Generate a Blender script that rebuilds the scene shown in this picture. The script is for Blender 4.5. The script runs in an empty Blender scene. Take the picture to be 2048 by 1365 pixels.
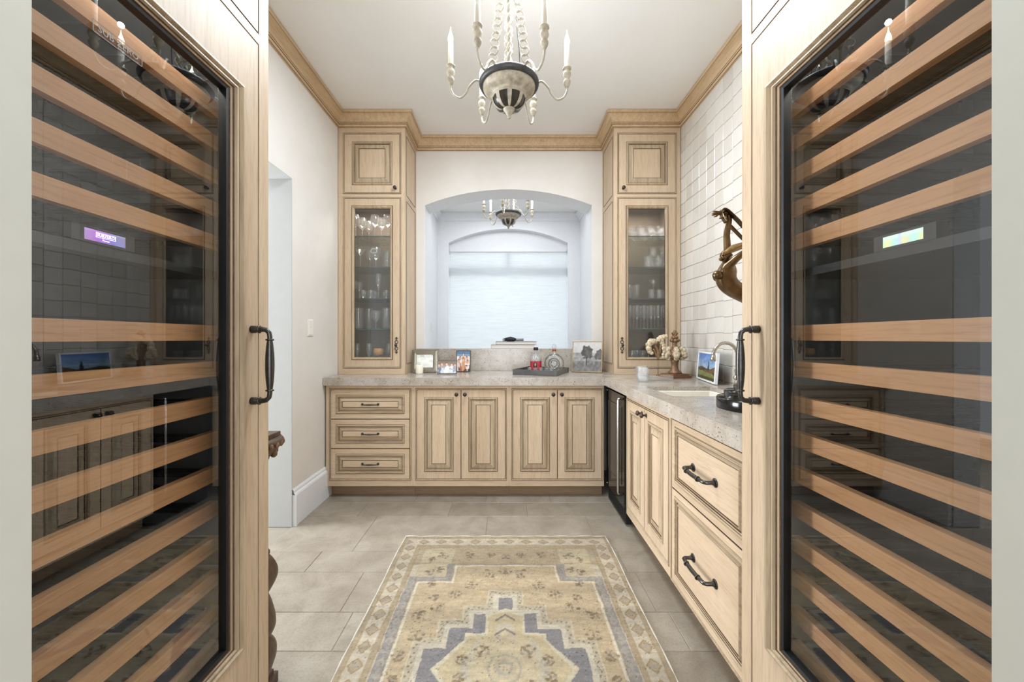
import bpy, bmesh, math, random
import numpy as np
from mathutils import Vector, Matrix

sc = bpy.context.scene
COL = sc.collection
rnd = random.Random(7)
PI = math.pi

# ------------------------------------------------------------------ camera
EYE = 1.209
FPX = 770.0
cam = bpy.data.cameras.new('camera')
cam.sensor_width = 36.0
cam.lens = FPX / 2048 * 36.0
cam.shift_x = (1024 - 1015) / 2048
cam.shift_y = -(682.5 - 677) / 2048
cam.clip_start = 0.02
camo = bpy.data.objects.new('camera', cam)
camo.location = (0, 0, EYE)
camo.rotation_euler = (PI / 2, 0, 0)
COL.objects.link(camo)
sc.camera = camo

# ------------------------------------------------------------------ world, lights, exposure
world = bpy.data.worlds.new('world')
sc.world = world
world.use_nodes = True
bg = world.node_tree.nodes['Background']
bg.inputs['Color'].default_value = (0.93, 0.96, 1.0, 1)
bg.inputs['Strength'].default_value = 0.55


def area(name, loc, rot, sx, sy, power, color):
    l = bpy.data.lights.new(name, 'AREA')
    l.shape = 'RECTANGLE'
    l.size, l.size_y = sx, sy
    l.energy = power
    l.color = color
    o = bpy.data.objects.new(name, l)
    o.location = loc
    o.rotation_euler = rot
    COL.objects.link(o)
    return o


# daylight outside the far window, then added fill lamps with no visible fixture or window
area('window_daylight', (0.01, 6.75, 1.75), (-PI / 2, 0, 0), 2.0, 2.2, 7.4, (0.88, 0.955, 1.0))
area('front_room_fill', (0.0, -1.5, 1.7), (PI / 2, 0, 0), 0.9, 2.4, 31, (0.90, 0.95, 1.0))  # unseen lamp added behind the camera, fills the pantry from the front
area('hall_fill', (-4.0, 2.2, 1.3), (0, -PI / 2, 0), 2.2, 1.4, 120, (0.88, 0.945, 1.0))  # unseen lamp added in the hall, brightens the right-hand drawers
area('breakfast_room_fill', (0.0, 4.6, 3.0), (0, 0, 0), 1.2, 1.2, 10.5, (0.90, 0.94, 1.0))  # added lamp without a fixture, lifts the far-room walls
area('pantry_fill', (0.0, 1.95, 3.0), (0, 0, 0), 0.8, 0.6, 24.5, (0.80, 0.905, 1.0))  # added overhead fill, no such fixture on the ceiling

sc.view_settings.view_transform = 'Standard'
sc.view_settings.look = 'None'
sc.view_settings.gamma = 1.0
sc.view_settings.use_curve_mapping = False
sc.view_settings.exposure = 1.07
sc.cycles.max_bounces = 10
sc.cycles.transparent_max_bounces = 24
sc.cycles.sample_clamp_indirect = 6.0
sc.cycles.caustics_reflective = False
sc.cycles.caustics_refractive = False


# ------------------------------------------------------------------ helpers: colour and materials
def lin(c):
    return tuple(((v / 255) / 12.92 if v / 255 <= 0.04045 else ((v / 255 + 0.055) / 1.055) ** 2.4) for v in c)


def lin4(c):
    return lin(c) + (1.0,)


class NT:
    def __init__(self, name):
        self.m = bpy.data.materials.new(name)
        self.m.use_nodes = True
        self.t = self.m.node_tree
        self.b = self.t.nodes['Principled BSDF']
        self.out = self.t.nodes['Material Output']

    def n(self, typ, **kw):
        nd = self.t.nodes.new(typ)
        for k, v in kw.items():
            setattr(nd, k, v)
        return nd

    def l(self, a, b):
        self.t.links.new(a, b)

    def coord(self, scale, kind='Object'):
        tc = self.n('ShaderNodeTexCoord')
        mp = self.n('ShaderNodeMapping')
        mp.inputs['Scale'].default_value = scale
        self.l(tc.outputs[kind], mp.inputs['Vector'])
        return mp.outputs['Vector']

    def noise(self, vec, scale, detail=4, rough=0.6, dist=0.0):
        nd = self.n('ShaderNodeTexNoise')
        nd.inputs['Scale'].default_value = scale
        nd.inputs['Detail'].default_value = detail
        nd.inputs['Roughness'].default_value = rough
        nd.inputs['Distortion'].default_value = dist
        self.l(vec, nd.inputs['Vector'])
        return nd.outputs['Fac']

    def ramp(self, fac, stops):
        r = self.n('ShaderNodeValToRGB')
        e = r.color_ramp.elements
        while len(e) < len(stops):
            e.new(0.5)
        for i, (p, c) in enumerate(stops):
            e[i].position = p
            e[i].color = c if len(c) == 4 else tuple(c) + (1,)
        self.l(fac, r.inputs['Fac'])
        return r.outputs['Color']

    def mix(self, fac, a, b, mode='MIX'):
        nd = self.n('ShaderNodeMix', data_type='RGBA', blend_type=mode)
        for sock, v in ((nd.inputs[0], fac), (nd.inputs[6], a), (nd.inputs[7], b)):
            if hasattr(v, 'links') or hasattr(v, 'is_linked'):
                self.l(v, sock)
            else:
                sock.default_value = v
        return nd.outputs[2]

    def bump(self, h, strength, dist=0.002):
        nd = self.n('ShaderNodeBump')
        nd.inputs['Strength'].default_value = strength
        nd.inputs['Distance'].default_value = dist
        self.l(h, nd.inputs['Height'])
        self.l(nd.outputs['Normal'], self.b.inputs['Normal'])


def plain(name, col, rough=0.5, metal=0.0, spec=0.5, var=0.0, vscale=20, bump=0.0, coat=0.0):
    k = NT(name)
    k.b.inputs['Roughness'].default_value = rough
    k.b.inputs['Metallic'].default_value = metal
    k.b.inputs['Specular IOR Level'].default_value = spec
    k.b.inputs['Coat Weight'].default_value = coat
    vec = k.coord((1, 1, 1))
    f = k.noise(vec, vscale)
    c = lin(col)
    lo = tuple(max(0, v * (1 - var)) for v in c) + (1,)
    hi = tuple(min(1, v * (1 + var)) for v in c) + (1,)
    k.l(k.ramp(f, [(0.3, lo), (0.7, hi)]), k.b.inputs['Base Color'])
    if bump:
        k.bump(f, bump)
    return k.m


def wood(name, a, b, axis='z', streak=0.0, rough=0.45, dark=(92, 66, 44)):
    k = NT(name)
    s = {'z': (14, 14, 0.9), 'x': (0.9, 14, 14), 'y': (14, 0.9, 14)}[axis]
    s2 = tuple(v * 9 for v in s)
    v1, v2 = k.coord(s), k.coord(s2)
    oi = k.n('ShaderNodeObjectInfo')
    f1 = k.noise(v1, 1.0, 5, 0.6, 0.6)
    f2 = k.noise(v2, 1.0, 3, 0.7)
    c = k.ramp(f1, [(0.28, lin4(b)), (0.62, lin4(a))])
    pores = k.ramp(f2, [(0.36, (0.72, 0.70, 0.68, 1)), (0.52, (1, 1, 1, 1))])
    c = k.mix(0.55, c, pores, 'MULTIPLY')
    if streak:
        f3 = k.noise(k.coord(tuple(v * 3.2 for v in s)), 1.0, 4, 0.7)
        st = k.ramp(f3, [(0.40, lin4(dark)), (0.60, lin4(a))])
        c = k.mix(streak, c, st, 'MIX')
    rv = k.ramp(oi.outputs['Random'], [(0, (0.93, 0.925, 0.92, 1)), (1, (1.0, 1.0, 1.0, 1))])
    c = k.mix(1.0, c, rv, 'MULTIPLY')
    k.l(c, k.b.inputs['Base Color'])
    k.b.inputs['Roughness'].default_value = rough
    k.b.inputs['Specular IOR Level'].default_value = 0.35
    k.bump(f2, 0.12, 0.001)
    return k.m


def glassy(name, tint=(1, 1, 1), f0=0.05, rough=0.02, bump=0.0, bscale=60, haze=0.0):
    """thin pane or thin-walled glass: transparent body, Schlick reflection"""
    k = NT(name)
    k.t.nodes.remove(k.b)
    tr = k.n('ShaderNodeBsdfTransparent')
    tr.inputs['Color'].default_value = tuple(tint) + (1,)
    gl = k.n('ShaderNodeBsdfGlossy')
    gl.inputs['Roughness'].default_value = rough
    lw = k.n('ShaderNodeLayerWeight')
    lw.inputs['Blend'].default_value = 0.5
    pw = k.n('ShaderNodeMath', operation='POWER')
    k.l(lw.outputs['Facing'], pw.inputs[0])
    pw.inputs[1].default_value = 4.0
    ma = k.n('ShaderNodeMath', operation='MULTIPLY_ADD')
    k.l(pw.outputs[0], ma.inputs[0])
    ma.inputs[1].default_value = 1 - f0
    ma.inputs[2].default_value = f0
    mx = k.n('ShaderNodeMixShader')
    k.l(ma.outputs[0], mx.inputs[0])
    k.l(tr.outputs[0], mx.inputs[1])
    k.l(gl.outputs[0], mx.inputs[2])
    res = mx.outputs[0]
    if haze:
        df = k.n('ShaderNodeBsdfDiffuse')
        df.inputs['Color'].default_value = (0.9, 0.92, 0.92, 1)
        m2 = k.n('ShaderNodeMixShader')
        m2.inputs[0].default_value = haze
        k.l(res, m2.inputs[1])
        k.l(df.outputs[0], m2.inputs[2])
        res = m2.outputs[0]
    if bump:
        f = k.noise(k.coord((1, 1, 1)), bscale, 2)
        bp = k.n('ShaderNodeBump')
        bp.inputs['Strength'].default_value = bump
        bp.inputs['Distance'].default_value = 0.004
        k.l(f, bp.inputs['Height'])
        k.l(bp.outputs['Normal'], gl.inputs['Normal'])
        k.l(bp.outputs['Normal'], lw.inputs['Normal'])
    k.l(res, k.out.inputs['Surface'])
    return k.m


def emit(name, col, strength):
    k = NT(name)
    k.b.inputs['Base Color'].default_value = lin4(col)
    k.b.inputs['Emission Color'].default_value = lin4(col)
    k.b.inputs['Emission Strength'].default_value = strength
    return k.m


def painted(name, rough=0.6, weave=0.0, emis=0.0):
    """flat print: colours come from a colour attribute of the mesh"""
    k = NT(name)
    at = k.n('ShaderNodeVertexColor', layer_name='print')
    c = at.outputs['Color']
    k.b.inputs['Roughness'].default_value = rough
    if weave:
        f = k.noise(k.coord((260, 420, 1)), 1.0, 2)
        w = k.ramp(f, [(0.3, (0.80, 0.79, 0.78, 1)), (0.62, (1.05, 1.05, 1.05, 1))])
        c = k.mix(weave, c, w, 'MULTIPLY')
        k.bump(f, 0.5, 0.002)
        k.b.inputs['Specular IOR Level'].default_value = 0.1
    k.l(c, k.b.inputs['Base Color'])
    if emis:
        k.l(c, k.b.inputs['Emission Color'])
        k.b.inputs['Emission Strength'].default_value = emis
    return k.m


OAK_A, OAK_B = (212, 189, 161), (198, 173, 145)
M = {}
M['oak'] = wood('oak_pale', OAK_A, OAK_B)
M['oak_h'] = wood('oak_pale_horizontal', OAK_A, OAK_B, 'x')
M['oak_g'] = wood('oak_glazed_moulding', (200, 180, 151), (180, 157, 128), 'z', 0.26)
M['oak_gh'] = wood('oak_glazed_moulding_horizontal', (200, 180, 151), (180, 157, 128), 'x', 0.26)
M['crown'] = wood('crown_oak', (224, 197, 161), (206, 177, 140), 'y', 0.15)
M['crown_line'] = plain('crown_glaze_line', (112, 82, 54), 0.6, var=0.2)
M['glaze_and_gap'] = plain('brown_glaze_and_gap_shade', (92, 68, 48), 0.65, var=0.35, vscale=60)  # real glaze lines; the same dark colour also paints shade in door gaps
M['toe'] = wood('toe_kick_oak', (150, 126, 100), (122, 100, 78), 'x')
M['cab_in'] = plain('cabinet_interior', (134, 120, 104), 0.7, var=0.06)
M['shelf_oak'] = wood('wine_shelf_cherry', (216, 164, 120), (194, 141, 100), 'x', rough=0.5)
M['bronze'] = plain('oil_rubbed_bronze', (74, 66, 58), 0.36, 0.75, var=0.25, vscale=90)
M['iron'] = plain('dark_pewter_handle', (84, 82, 80), 0.3, 0.9, var=0.2, vscale=80)
M['nickel'] = plain('brushed_nickel', (176, 168, 156), 0.28, 1.0, var=0.08)
M['chrome'] = plain('satin_steel', (190, 192, 194), 0.25, 1.0)
M['black'] = plain('black_gloss', (14, 14, 15), 0.12, var=0.1)
M['black_matte'] = plain('black_rubber', (16, 17, 19), 0.5, var=0.1)
M['liner'] = plain('fridge_liner_grey', (13, 13, 13), 0.45, var=0.05)
M['liner_steel'] = plain('fridge_side_liner', (120, 122, 124), 0.35, 0.3, var=0.04)
M['fridge_glass'] = glassy('tinted_fridge_glass', (0.92, 0.935, 0.92), 0.115, 0.0)
M['seeded'] = glassy('seeded_cabinet_glass', (0.93, 0.93, 0.92), 0.06, 0.02, 0.25, 45)
M['clear'] = glassy('thin_clear_glass', (0.96, 0.97, 0.97), 0.10, 0.04, haze=0.07)
M['crystal'] = glassy('cut_crystal', (0.95, 0.96, 0.97), 0.16, 0.05, 0.8, 160, haze=0.07)
M['acrylic'] = glassy('clear_acrylic', (0.95, 0.96, 0.96), 0.12, 0.02, haze=0.06)
M['shelf_glass'] = glassy('green_edge_shelf_glass', (0.90, 0.94, 0.92), 0.06, 0.02)
M['shelf_edge'] = plain('green_glass_edge', (62, 82, 76), 0.2)
M['cream'] = plain('cream_distressed_paint', (172, 163, 145), 0.55, var=0.34, vscale=38)
M['cream_met'] = plain('cream_metal_arm', (172, 164, 147), 0.4, var=0.12, vscale=60)
M['char'] = plain('charcoal_paint', (62, 62, 63), 0.45, var=0.3, vscale=30)
M['pane_dark'] = plain('dark_chandelier_pane', (46, 42, 38), 0.25, var=0.2)
M['candle'] = plain('ivory_candle_sleeve', (205, 198, 182), 0.5, var=0.04)
M['bulb'] = emit('lit_flame_bulb', (255, 243, 222), 4.0)
M['wax'] = plain('ivory_wax', (236, 230, 214), 0.5, var=0.03)
M['white'] = plain('white_trim_paint', (230, 231, 233), 0.4, var=0.02)
M['front_paint'] = plain('soft_white_wall_paint', (194, 193, 182), 0.5, var=0.02)
M['lining'] = plain('door_lining_paint', (186, 187, 186), 0.45, var=0.02)
M['pewter'] = plain('beaded_pewter', (140, 132, 118), 0.35, 0.8, var=0.15)
M['gold'] = plain('pale_gold_frame', (206, 184, 140), 0.3, 0.8)
M['carved'] = plain('carved_brown_wood', (84, 64, 48), 0.45, var=0.4, vscale=40, bump=0.3)
M['gilt'] = plain('antique_gilt', (126, 96, 68), 0.45, 0.3, var=0.5, vscale=50, bump=0.3)
M['fossil'] = plain('cream_fossil_coral', (192, 174, 146), 0.7, var=0.6, vscale=70, bump=0.8)
M['rust'] = plain('rust_gesso', (132, 92, 66), 0.7, var=0.35, vscale=60, bump=0.4)
M['statue'] = plain('bronze_statue', (104, 82, 56), 0.28, 0.75, var=0.45, vscale=22)
M['statue_gold'] = plain('bronze_statue_hair', (160, 128, 84), 0.4, 0.6, var=0.35, vscale=60)
M['book'] = plain('book_cover_taupe', (120, 108, 104), 0.6, var=0.1)
M['book2'] = plain('book_cover_grey', (150, 144, 140), 0.6, var=0.1)
M['paper'] = plain('book_pages', (214, 208, 200), 0.8, var=0.06, vscale=200)
M['hair'] = plain('dark_bristles', (22, 26, 34), 0.6, var=0.3, vscale=90)
M['handle_grey'] = plain('grey_patterned_handle', (120, 122, 126), 0.4, var=0.5, vscale=120)
M['tray'] = plain('slate_tray', (92, 90, 90), 0.35, var=0.25, vscale=12)
M['red'] = plain('red_label', (176, 44, 54), 0.5, var=0.4, vscale=120)
M['copper'] = plain('copper_collar', (164, 84, 58), 0.4, 0.4, var=0.2)
M['dark_label'] = plain('dark_label_emblem', (44, 40, 38), 0.5, var=0.3)
M['amber'] = plain('amber_votive', (226, 168, 92), 0.5, var=0.15)
M['switch'] = plain('white_switch_plate', (238, 234, 226), 0.35, var=0.01)
M['fringe'] = plain('rug_selvedge', (186, 178, 164), 0.9, var=0.08, vscale=120)
M['porcelain'] = plain('fireclay_basin', (232, 226, 214), 0.3, var=0.05)
M['etch'] = plain('etched_white_mark', (222, 224, 222), 0.6)
M['etch_dim'] = plain('faint_etched_mark', (150, 152, 150), 0.6)
M['white_glow'] = emit('display_lettering', (250, 248, 255), 0.8)
M['rug'] = painted('woven_rug', 0.95, 0.8)
M['print'] = painted('photo_print', 0.3)
M['screen'] = painted('lit_display', 0.3, 0, 0.3)


def mat_plaster():
    k = NT('wall_plaster')
    f = k.noise(k.coord((1, 1, 1)), 2.2, 5, 0.6)
    f2 = k.noise(k.coord((1, 1, 1)), 60, 3)
    k.l(k.ramp(f, [(0.3, lin4((220, 213, 205))), (0.7, lin4((229, 224, 218)))]), k.b.inputs['Base Color'])
    k.b.inputs['Roughness'].default_value = 0.6
    k.bump(f2, 0.05, 0.002)
    return k.m


def mat_ceiling():
    k = NT('ceiling_paint')
    f = k.noise(k.coord((1, 1, 1)), 1.5, 4)
    k.l(k.ramp(f, [(0.3, lin4((236, 234, 231))), (0.7, lin4((241, 240, 238)))]), k.b.inputs['Base Color'])
    k.b.inputs['Roughness'].default_value = 0.8
    return k.m


def mat_stone():
    k = NT('speckled_stone')
    v = k.coord((1, 1, 1))
    f = k.noise(v, 9, 6, 0.65)
    c = k.ramp(f, [(0.28, lin4((160, 147, 134))), (0.5, lin4((178, 168, 156))), (0.72, lin4((190, 183, 174)))])
    g = k.noise(v, 130, 2, 0.5)
    c = k.mix(0.6, c, k.ramp(g, [(0.34, (0.78, 0.76, 0.74, 1)), (0.5, (1, 1, 1, 1))]), 'MULTIPLY')
    vo = k.n('ShaderNodeTexVoronoi')
    vo.inputs['Scale'].default_value = 95
    k.l(v, vo.inputs['Vector'])
    dots = k.ramp(vo.outputs['Distance'], [(0.20, (1, 1, 1, 1)), (0.32, (0, 0, 0, 1))])
    gate = k.ramp(k.noise(v, 28, 2), [(0.47, (0, 0, 0, 1)), (0.58, (1, 1, 1, 1))])
    d = k.mix(1.0, dots, gate, 'MULTIPLY')
    c = k.mix(d, c, lin4((84, 70, 60)))
    k.l(c, k.b.inputs['Base Color'])
    k.b.inputs['Roughness'].default_value = 0.2
    return k.m


def mat_floor():
    k = NT('limestone_floor_tile')
    oi = k.n('ShaderNodeObjectInfo')
    v = k.coord((1, 1, 1))
    f = k.noise(v, 6, 6, 0.65, 0.5)
    c = k.ramp(f, [(0.3, lin4((139, 129, 116))), (0.55, lin4((158, 149, 136))), (0.75, lin4((168, 160, 149)))])
    r = k.ramp(oi.outputs['Random'], [(0, (0.86, 0.835, 0.80, 1)), (0.5, (0.97, 0.955, 0.935, 1)), (1, (1.06, 1.055, 1.04, 1))])
    c = k.mix(1.0, c, r, 'MULTIPLY')
    g = k.noise(v, 120, 3)
    c = k.mix(0.4, c, k.ramp(g, [(0.36, (0.66, 0.62, 0.57, 1)), (0.50, (1, 1, 1, 1))]), 'MULTIPLY')
    k.l(c, k.b.inputs['Base Color'])
    k.b.inputs['Roughness'].default_value = 0.42
    k.bump(g, 0.08, 0.001)
    return k.m


def mat_tile():
    k = NT('handmade_wall_tile')
    oi = k.n('ShaderNodeObjectInfo')
    v = k.coord((1, 1, 1), 'Generated')
    f = k.noise(k.coord((1, 1, 1)), 14, 3)
    c = k.ramp(oi.outputs['Random'], [(0, lin4((202, 195, 186))), (0.5, lin4((209, 203, 194))), (1, lin4((215, 210, 203)))])
    c = k.mix(0.5, c, k.ramp(f, [(0.3, (0.93, 0.92, 0.91, 1)), (0.7, (1, 1, 1, 1))]), 'MULTIPLY')
    k.l(c, k.b.inputs['Base Color'])
    k.b.inputs['Roughness'].default_value = 0.22
    k.bump(f, 0.25, 0.004)
    return k.m


def mat_shade():
    k = NT('woven_window_shade')
    k.t.nodes.remove(k.b)
    tl = k.n('ShaderNodeBsdfTranslucent')
    df = k.n('ShaderNodeBsdfDiffuse')
    tr = k.n('ShaderNodeBsdfTransparent')
    f = k.noise(k.coord((2.5, 1, 130)), 1.0, 3, 0.7)
    f2 = k.noise(k.coord((5.0, 1, 36)), 1.0, 2)
    c = k.ramp(f, [(0.3, (0.87, 0.90, 0.91, 1)), (0.62, (0.97, 0.985, 0.99, 1))])
    c = k.mix(0.35, c, k.ramp(f2, [(0.35, (0.90, 0.92, 0.93, 1)), (0.6, (1, 1, 1, 1))]), 'MULTIPLY')
    k.l(c, tl.inputs['Color'])
    k.l(c, df.inputs['Color'])
    m1 = k.n('ShaderNodeMixShader')
    m1.inputs[0].default_value = 0.25
    k.l(tl.outputs[0], m1.inputs[1])
    k.l(df.outputs[0], m1.inputs[2])
    m2 = k.n('ShaderNodeMixShader')
    m2.inputs[0].default_value = 0.04
    k.l(m1.outputs[0], m2.inputs[1])
    k.l(tr.outputs[0], m2.inputs[2])
    k.l(m2.outputs[0], k.out.inputs['Surface'])
    return k.m


M['plaster'] = mat_plaster()
M['ceil'] = mat_ceiling()
M['stone'] = mat_stone()
M['floor'] = mat_floor()
M['grout'] = plain('floor_grout', (142, 133, 120), 0.9, var=0.05)
M['tile'] = mat_tile()
M['tile_grout'] = plain('wall_tile_grout', (196, 187, 176), 0.9, var=0.05)
M['shade'] = mat_shade()


# ------------------------------------------------------------------ helpers: meshes
class MB:
    def __init__(self):
        self.v, self.f, self.m, self.s = [], [], [], []

    def add(self, vs, fs, mat=0, smooth=False, X=None):
        o = len(self.v)
        self.v += [tuple(X @ Vector(p)) for p in vs] if X is not None else [tuple(p) for p in vs]
        for i, q in enumerate(fs):
            self.f.append([o + j for j in q])
            self.m.append(mat[i] if isinstance(mat, (list, tuple)) else mat)
            self.s.append(smooth)
        return self

    def box(self, x0, x1, y0, y1, z0, z1, mat=0, X=None):
        vs = [(x, y, z) for z in (z0, z1) for y in (y0, y1) for x in (x0, x1)]
        fs = [(0, 2, 3, 1), (4, 5, 7, 6), (0, 1, 5, 4), (2, 6, 7, 3), (0, 4, 6, 2), (1, 3, 7, 5)]
        return self.add(vs, fs, mat, False, X)

    def loft(self, loops, mats=0, cap0=False, cap1=False, smooth=False, closed=True, X=None, capmat=None):
        n = len(loops[0])
        vs = [p for lp in loops for p in lp]
        fs, mm = [], []
        for i in range(len(loops) - 1):
            for j in range(n if closed else n - 1):
                k = (j + 1) % n
                fs.append((i * n + j, i * n + k, (i + 1) * n + k, (i + 1) * n + j))
                mm.append(mats[i] if isinstance(mats, (list, tuple)) else mats)
        lastm = mats[-1] if isinstance(mats, (list, tuple)) else mats
        if cap0:
            fs.append(tuple(range(n)))
            mm.append(mats[0] if isinstance(mats, (list, tuple)) else mats)
        if cap1:
            fs.append(tuple((len(loops) - 1) * n + j for j in range(n)))
            mm.append(lastm if capmat is None else capmat)
        return self.add(vs, fs, mm, smooth, X)

    def rects(self, rs, mats=0, cap0=False, cap1=True, X=None, capmat=None):
        """loft through rectangles (x0,x1,z0,z1,y) that face -y"""
        return self.loft([[(a, y, c), (b, y, c), (b, y, d), (a, y, d)] for a, b, c, d, y in rs], mats, cap0, cap1, False, True, X, capmat)

    def lathe(self, prof, n=24, c=(0, 0, 0), mats=0, X=None, smooth=True, cap=False):
        loops = [[(c[0] + r * math.cos(2 * PI * j / n), c[1] + r * math.sin(2 * PI * j / n), c[2] + z) for j in range(n)] for r, z in prof]
        return self.loft(loops, mats, cap, cap, smooth, True, X)

    def tube(self, pts, r, n=8, mat=0, X=None, cap=True, smooth=True):
        P = [Vector(p) for p in pts]
        R = r if isinstance(r, (list, tuple)) else [r] * len(P)
        loops = []
        up = None
        for i, p in enumerate(P):
            t = (P[min(i + 1, len(P) - 1)] - P[max(i - 1, 0)])
            if t.length < 1e-9:
                t = Vector((0, 0, 1))
            t.normalize()
            if up is None:
                a = Vector((0, 0, 1)) if abs(t.z) < 0.9 else Vector((1, 0, 0))
                up = (a - t * a.dot(t)).normalized()
            else:
                up = (up - t * up.dot(t))
                if up.length < 1e-6:
                    up = t.orthogonal()
                up.normalize()
            b = t.cross(up)
            loops.append([tuple(p + (up * math.cos(2 * PI * j / n) + b * math.sin(2 * PI * j / n)) * R[i]) for j in range(n)])
        return self.loft(loops, mat, cap, cap, smooth, True, X)

    def ball(self, c, r, n=12, m=8, mat=0, X=None, jit=0.0):
        rx, ry, rz = r if isinstance(r, (list, tuple)) else (r, r, r)
        loops = []
        for i in range(m + 1):
            a = -PI / 2 + PI * i / m
            q = max(math.cos(a), 0.02)
            loops.append([(c[0] + rx * q * math.cos(2 * PI * j / n) * (1 + jit * rnd.uniform(-1, 1)),
                           c[1] + ry * q * math.sin(2 * PI * j / n) * (1 + jit * rnd.uniform(-1, 1)),
                           c[2] + rz * math.sin(a) * (1 + jit * rnd.uniform(-.5, .5))) for j in range(n)])
        return self.loft(loops, mat, True, True, True, True, X)

    def torus(self, c, R, r, n=20, k=7, mat=0, X=None, a0=0.0, a1=2 * PI):
        """ring in the xz plane around c"""
        full = abs(a1 - a0 - 2 * PI) < 1e-6
        loops = []
        for i in range(n + 1):
            a = a0 + (a1 - a0) * i / n
            loops.append([(c[0] + (R + r * math.cos(2 * PI * j / k)) * math.cos(a), c[1] + r * math.sin(2 * PI * j / k),
                           c[2] + (R + r * math.cos(2 * PI * j / k)) * math.sin(a)) for j in range(k)])
        return self.loft(loops, mat, not full, not full, True, True, X)

    def mesh(self, name, mats, merge=True):
        me = bpy.data.meshes.new(name)
        me.from_pydata(self.v, [], self.f)
        for mt in mats:
            me.materials.append(M[mt] if isinstance(mt, str) else mt)
        me.polygons.foreach_set('material_index', self.m)
        me.polygons.foreach_set('use_smooth', self.s)
        if merge:
            bm = bmesh.new()
            bm.from_mesh(me)
            bmesh.ops.remove_doubles(bm, verts=bm.verts, dist=1e-6)
            bmesh.ops.recalc_face_normals(bm, faces=bm.faces)
            bm.to_mesh(me)
            bm.free()
        return me

    def build(self, name, mats, parent=None, loc=None, rot=None, merge=True):
        o = bpy.data.objects.new(name, self.mesh(name, mats if isinstance(mats, (list, tuple)) else [mats], merge))
        COL.objects.link(o)
        if parent:
            o.parent = parent
        if loc is not None:
            o.location = loc
        if rot is not None:
            o.rotation_euler = rot
        return o


def inst(me, name, parent=None, loc=(0, 0, 0), rot=(0, 0, 0), scale=None):
    o = bpy.data.objects.new(name, me)
    COL.objects.link(o)
    if parent:
        o.parent = parent
    o.location = loc
    o.rotation_euler = rot
    if scale:
        o.scale = scale
    return o


def tag(o, label, cat, group=None):
    o['label'] = label
    o['category'] = cat
    if group:
        o['group'] = group
    return o


def thing(name, label, cat, loc=(0, 0, 0), rz=0.0, group=None):
    o = bpy.data.objects.new(name, None)
    o.empty_display_size = 0.1
    COL.objects.link(o)
    o.location = loc
    o.rotation_euler = (0, 0, rz)
    return tag(o, label, cat, group)


def struct(o):
    o['kind'] = 'structure'
    return o


def text_mesh(body, size, name):
    cu = bpy.data.curves.new(name, 'FONT')
    cu.body = body
    cu.size = size
    cu.extrude = size * 0.02
    cu.align_x = 'CENTER'
    cu.align_y = 'CENTER'
    cu.resolution_u = 2
    o = bpy.data.objects.new(name, cu)
    COL.objects.link(o)
    dg = bpy.context.evaluated_depsgraph_get()
    me = bpy.data.meshes.new_from_object(o.evaluated_get(dg))
    bpy.data.objects.remove(o)
    bpy.data.curves.remove(cu)
    return me


def picture(name, w, h, fn, mat, nx=48, nz=36):
    """flat print w x h facing -y, lower-left corner at the origin, coloured by fn(u, v) arrays"""
    us, vs = np.linspace(0, 1, nx + 1), np.linspace(0, 1, nz + 1)
    U, V = np.meshgrid(us, vs)
    verts = [(float(u) * w, 0.0, float(v) * h) for v in vs for u in us]
    n = nx + 1
    faces = [(j * n + i, j * n + i + 1, (j + 1) * n + i + 1, (j + 1) * n + i) for j in range(nz) for i in range(nx)]
    me = bpy.data.meshes.new(name)
    me.from_pydata(verts, [], faces)
    rgb = fn(U, V).reshape(-1, 3) / 255.0
    rgb = np.where(rgb <= 0.04045, rgb / 12.92, ((np.clip(rgb, 0, 1) + 0.055) / 1.055) ** 2.4)
    col = np.ones((len(verts), 4), np.float32)
    col[:, :3] = rgb
    at = me.color_attributes.new('print', 'FLOAT_COLOR', 'POINT')
    at.data.foreach_set('color', col.ravel())
    me.materials.append(M[mat])
    return me


def ins(r, d, y):
    return (r[0] + d, r[1] - d, r[2] + d, r[3] - d, y)


# ------------------------------------------------------------------ room measures
XL, XR = -1.385, 1.417          # left plaster wall, right tiled wall
YB = 3.53                       # pass-through wall
CEIL = 3.04
YF, YU = 2.91, 3.14             # base-cabinet face, upper-cabinet face
CT = 0.914                      # worktop height
ARC_X, ARC_W, ARC_S, ARC_A = 0.009, 0.77, 2.428, 2.575
SILL = 1.113

# ------------------------------------------------------------------ structure
# floor: base slab and individually laid limestone tiles
floor = struct(MB().box(-4.3, 1.6, -1.6, 5.9, -0.06, -0.0028).build('floor', ['grout']))
struct(MB().box(-1.03, 1.06, 3.79, 5.65, -0.0028, -0.0005).build('floor_far', ['floor']))  # unseen floor layer added to bounce light up onto the arch
ROWS = [(2.832, 3.02, [-0.69, -0.16, 0.32]), (2.616, 2.832, [-1.02, -0.403, 0.138]), (2.185, 2.616, [-0.88, -0.133, 0.53]),
        (1.991, 2.185, [-1.05, -0.35, 0.62]), (1.700, 1.991, [-0.74, -0.05, 0.66]), (1.487, 1.700, [-0.68, 0.1, 0.71]),
        (1.196, 1.487, [-0.98, -0.2, 0.5]), (0.98, 1.196, [-0.7, 0.0, 0.6]), (0.55, 0.98, [-0.9, -0.1, 0.45]),
        (0.1, 0.55, [-0.6, 0.2, 0.8]), (-0.4, 0.1, [-0.9, -0.1, 0.6])]
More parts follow.
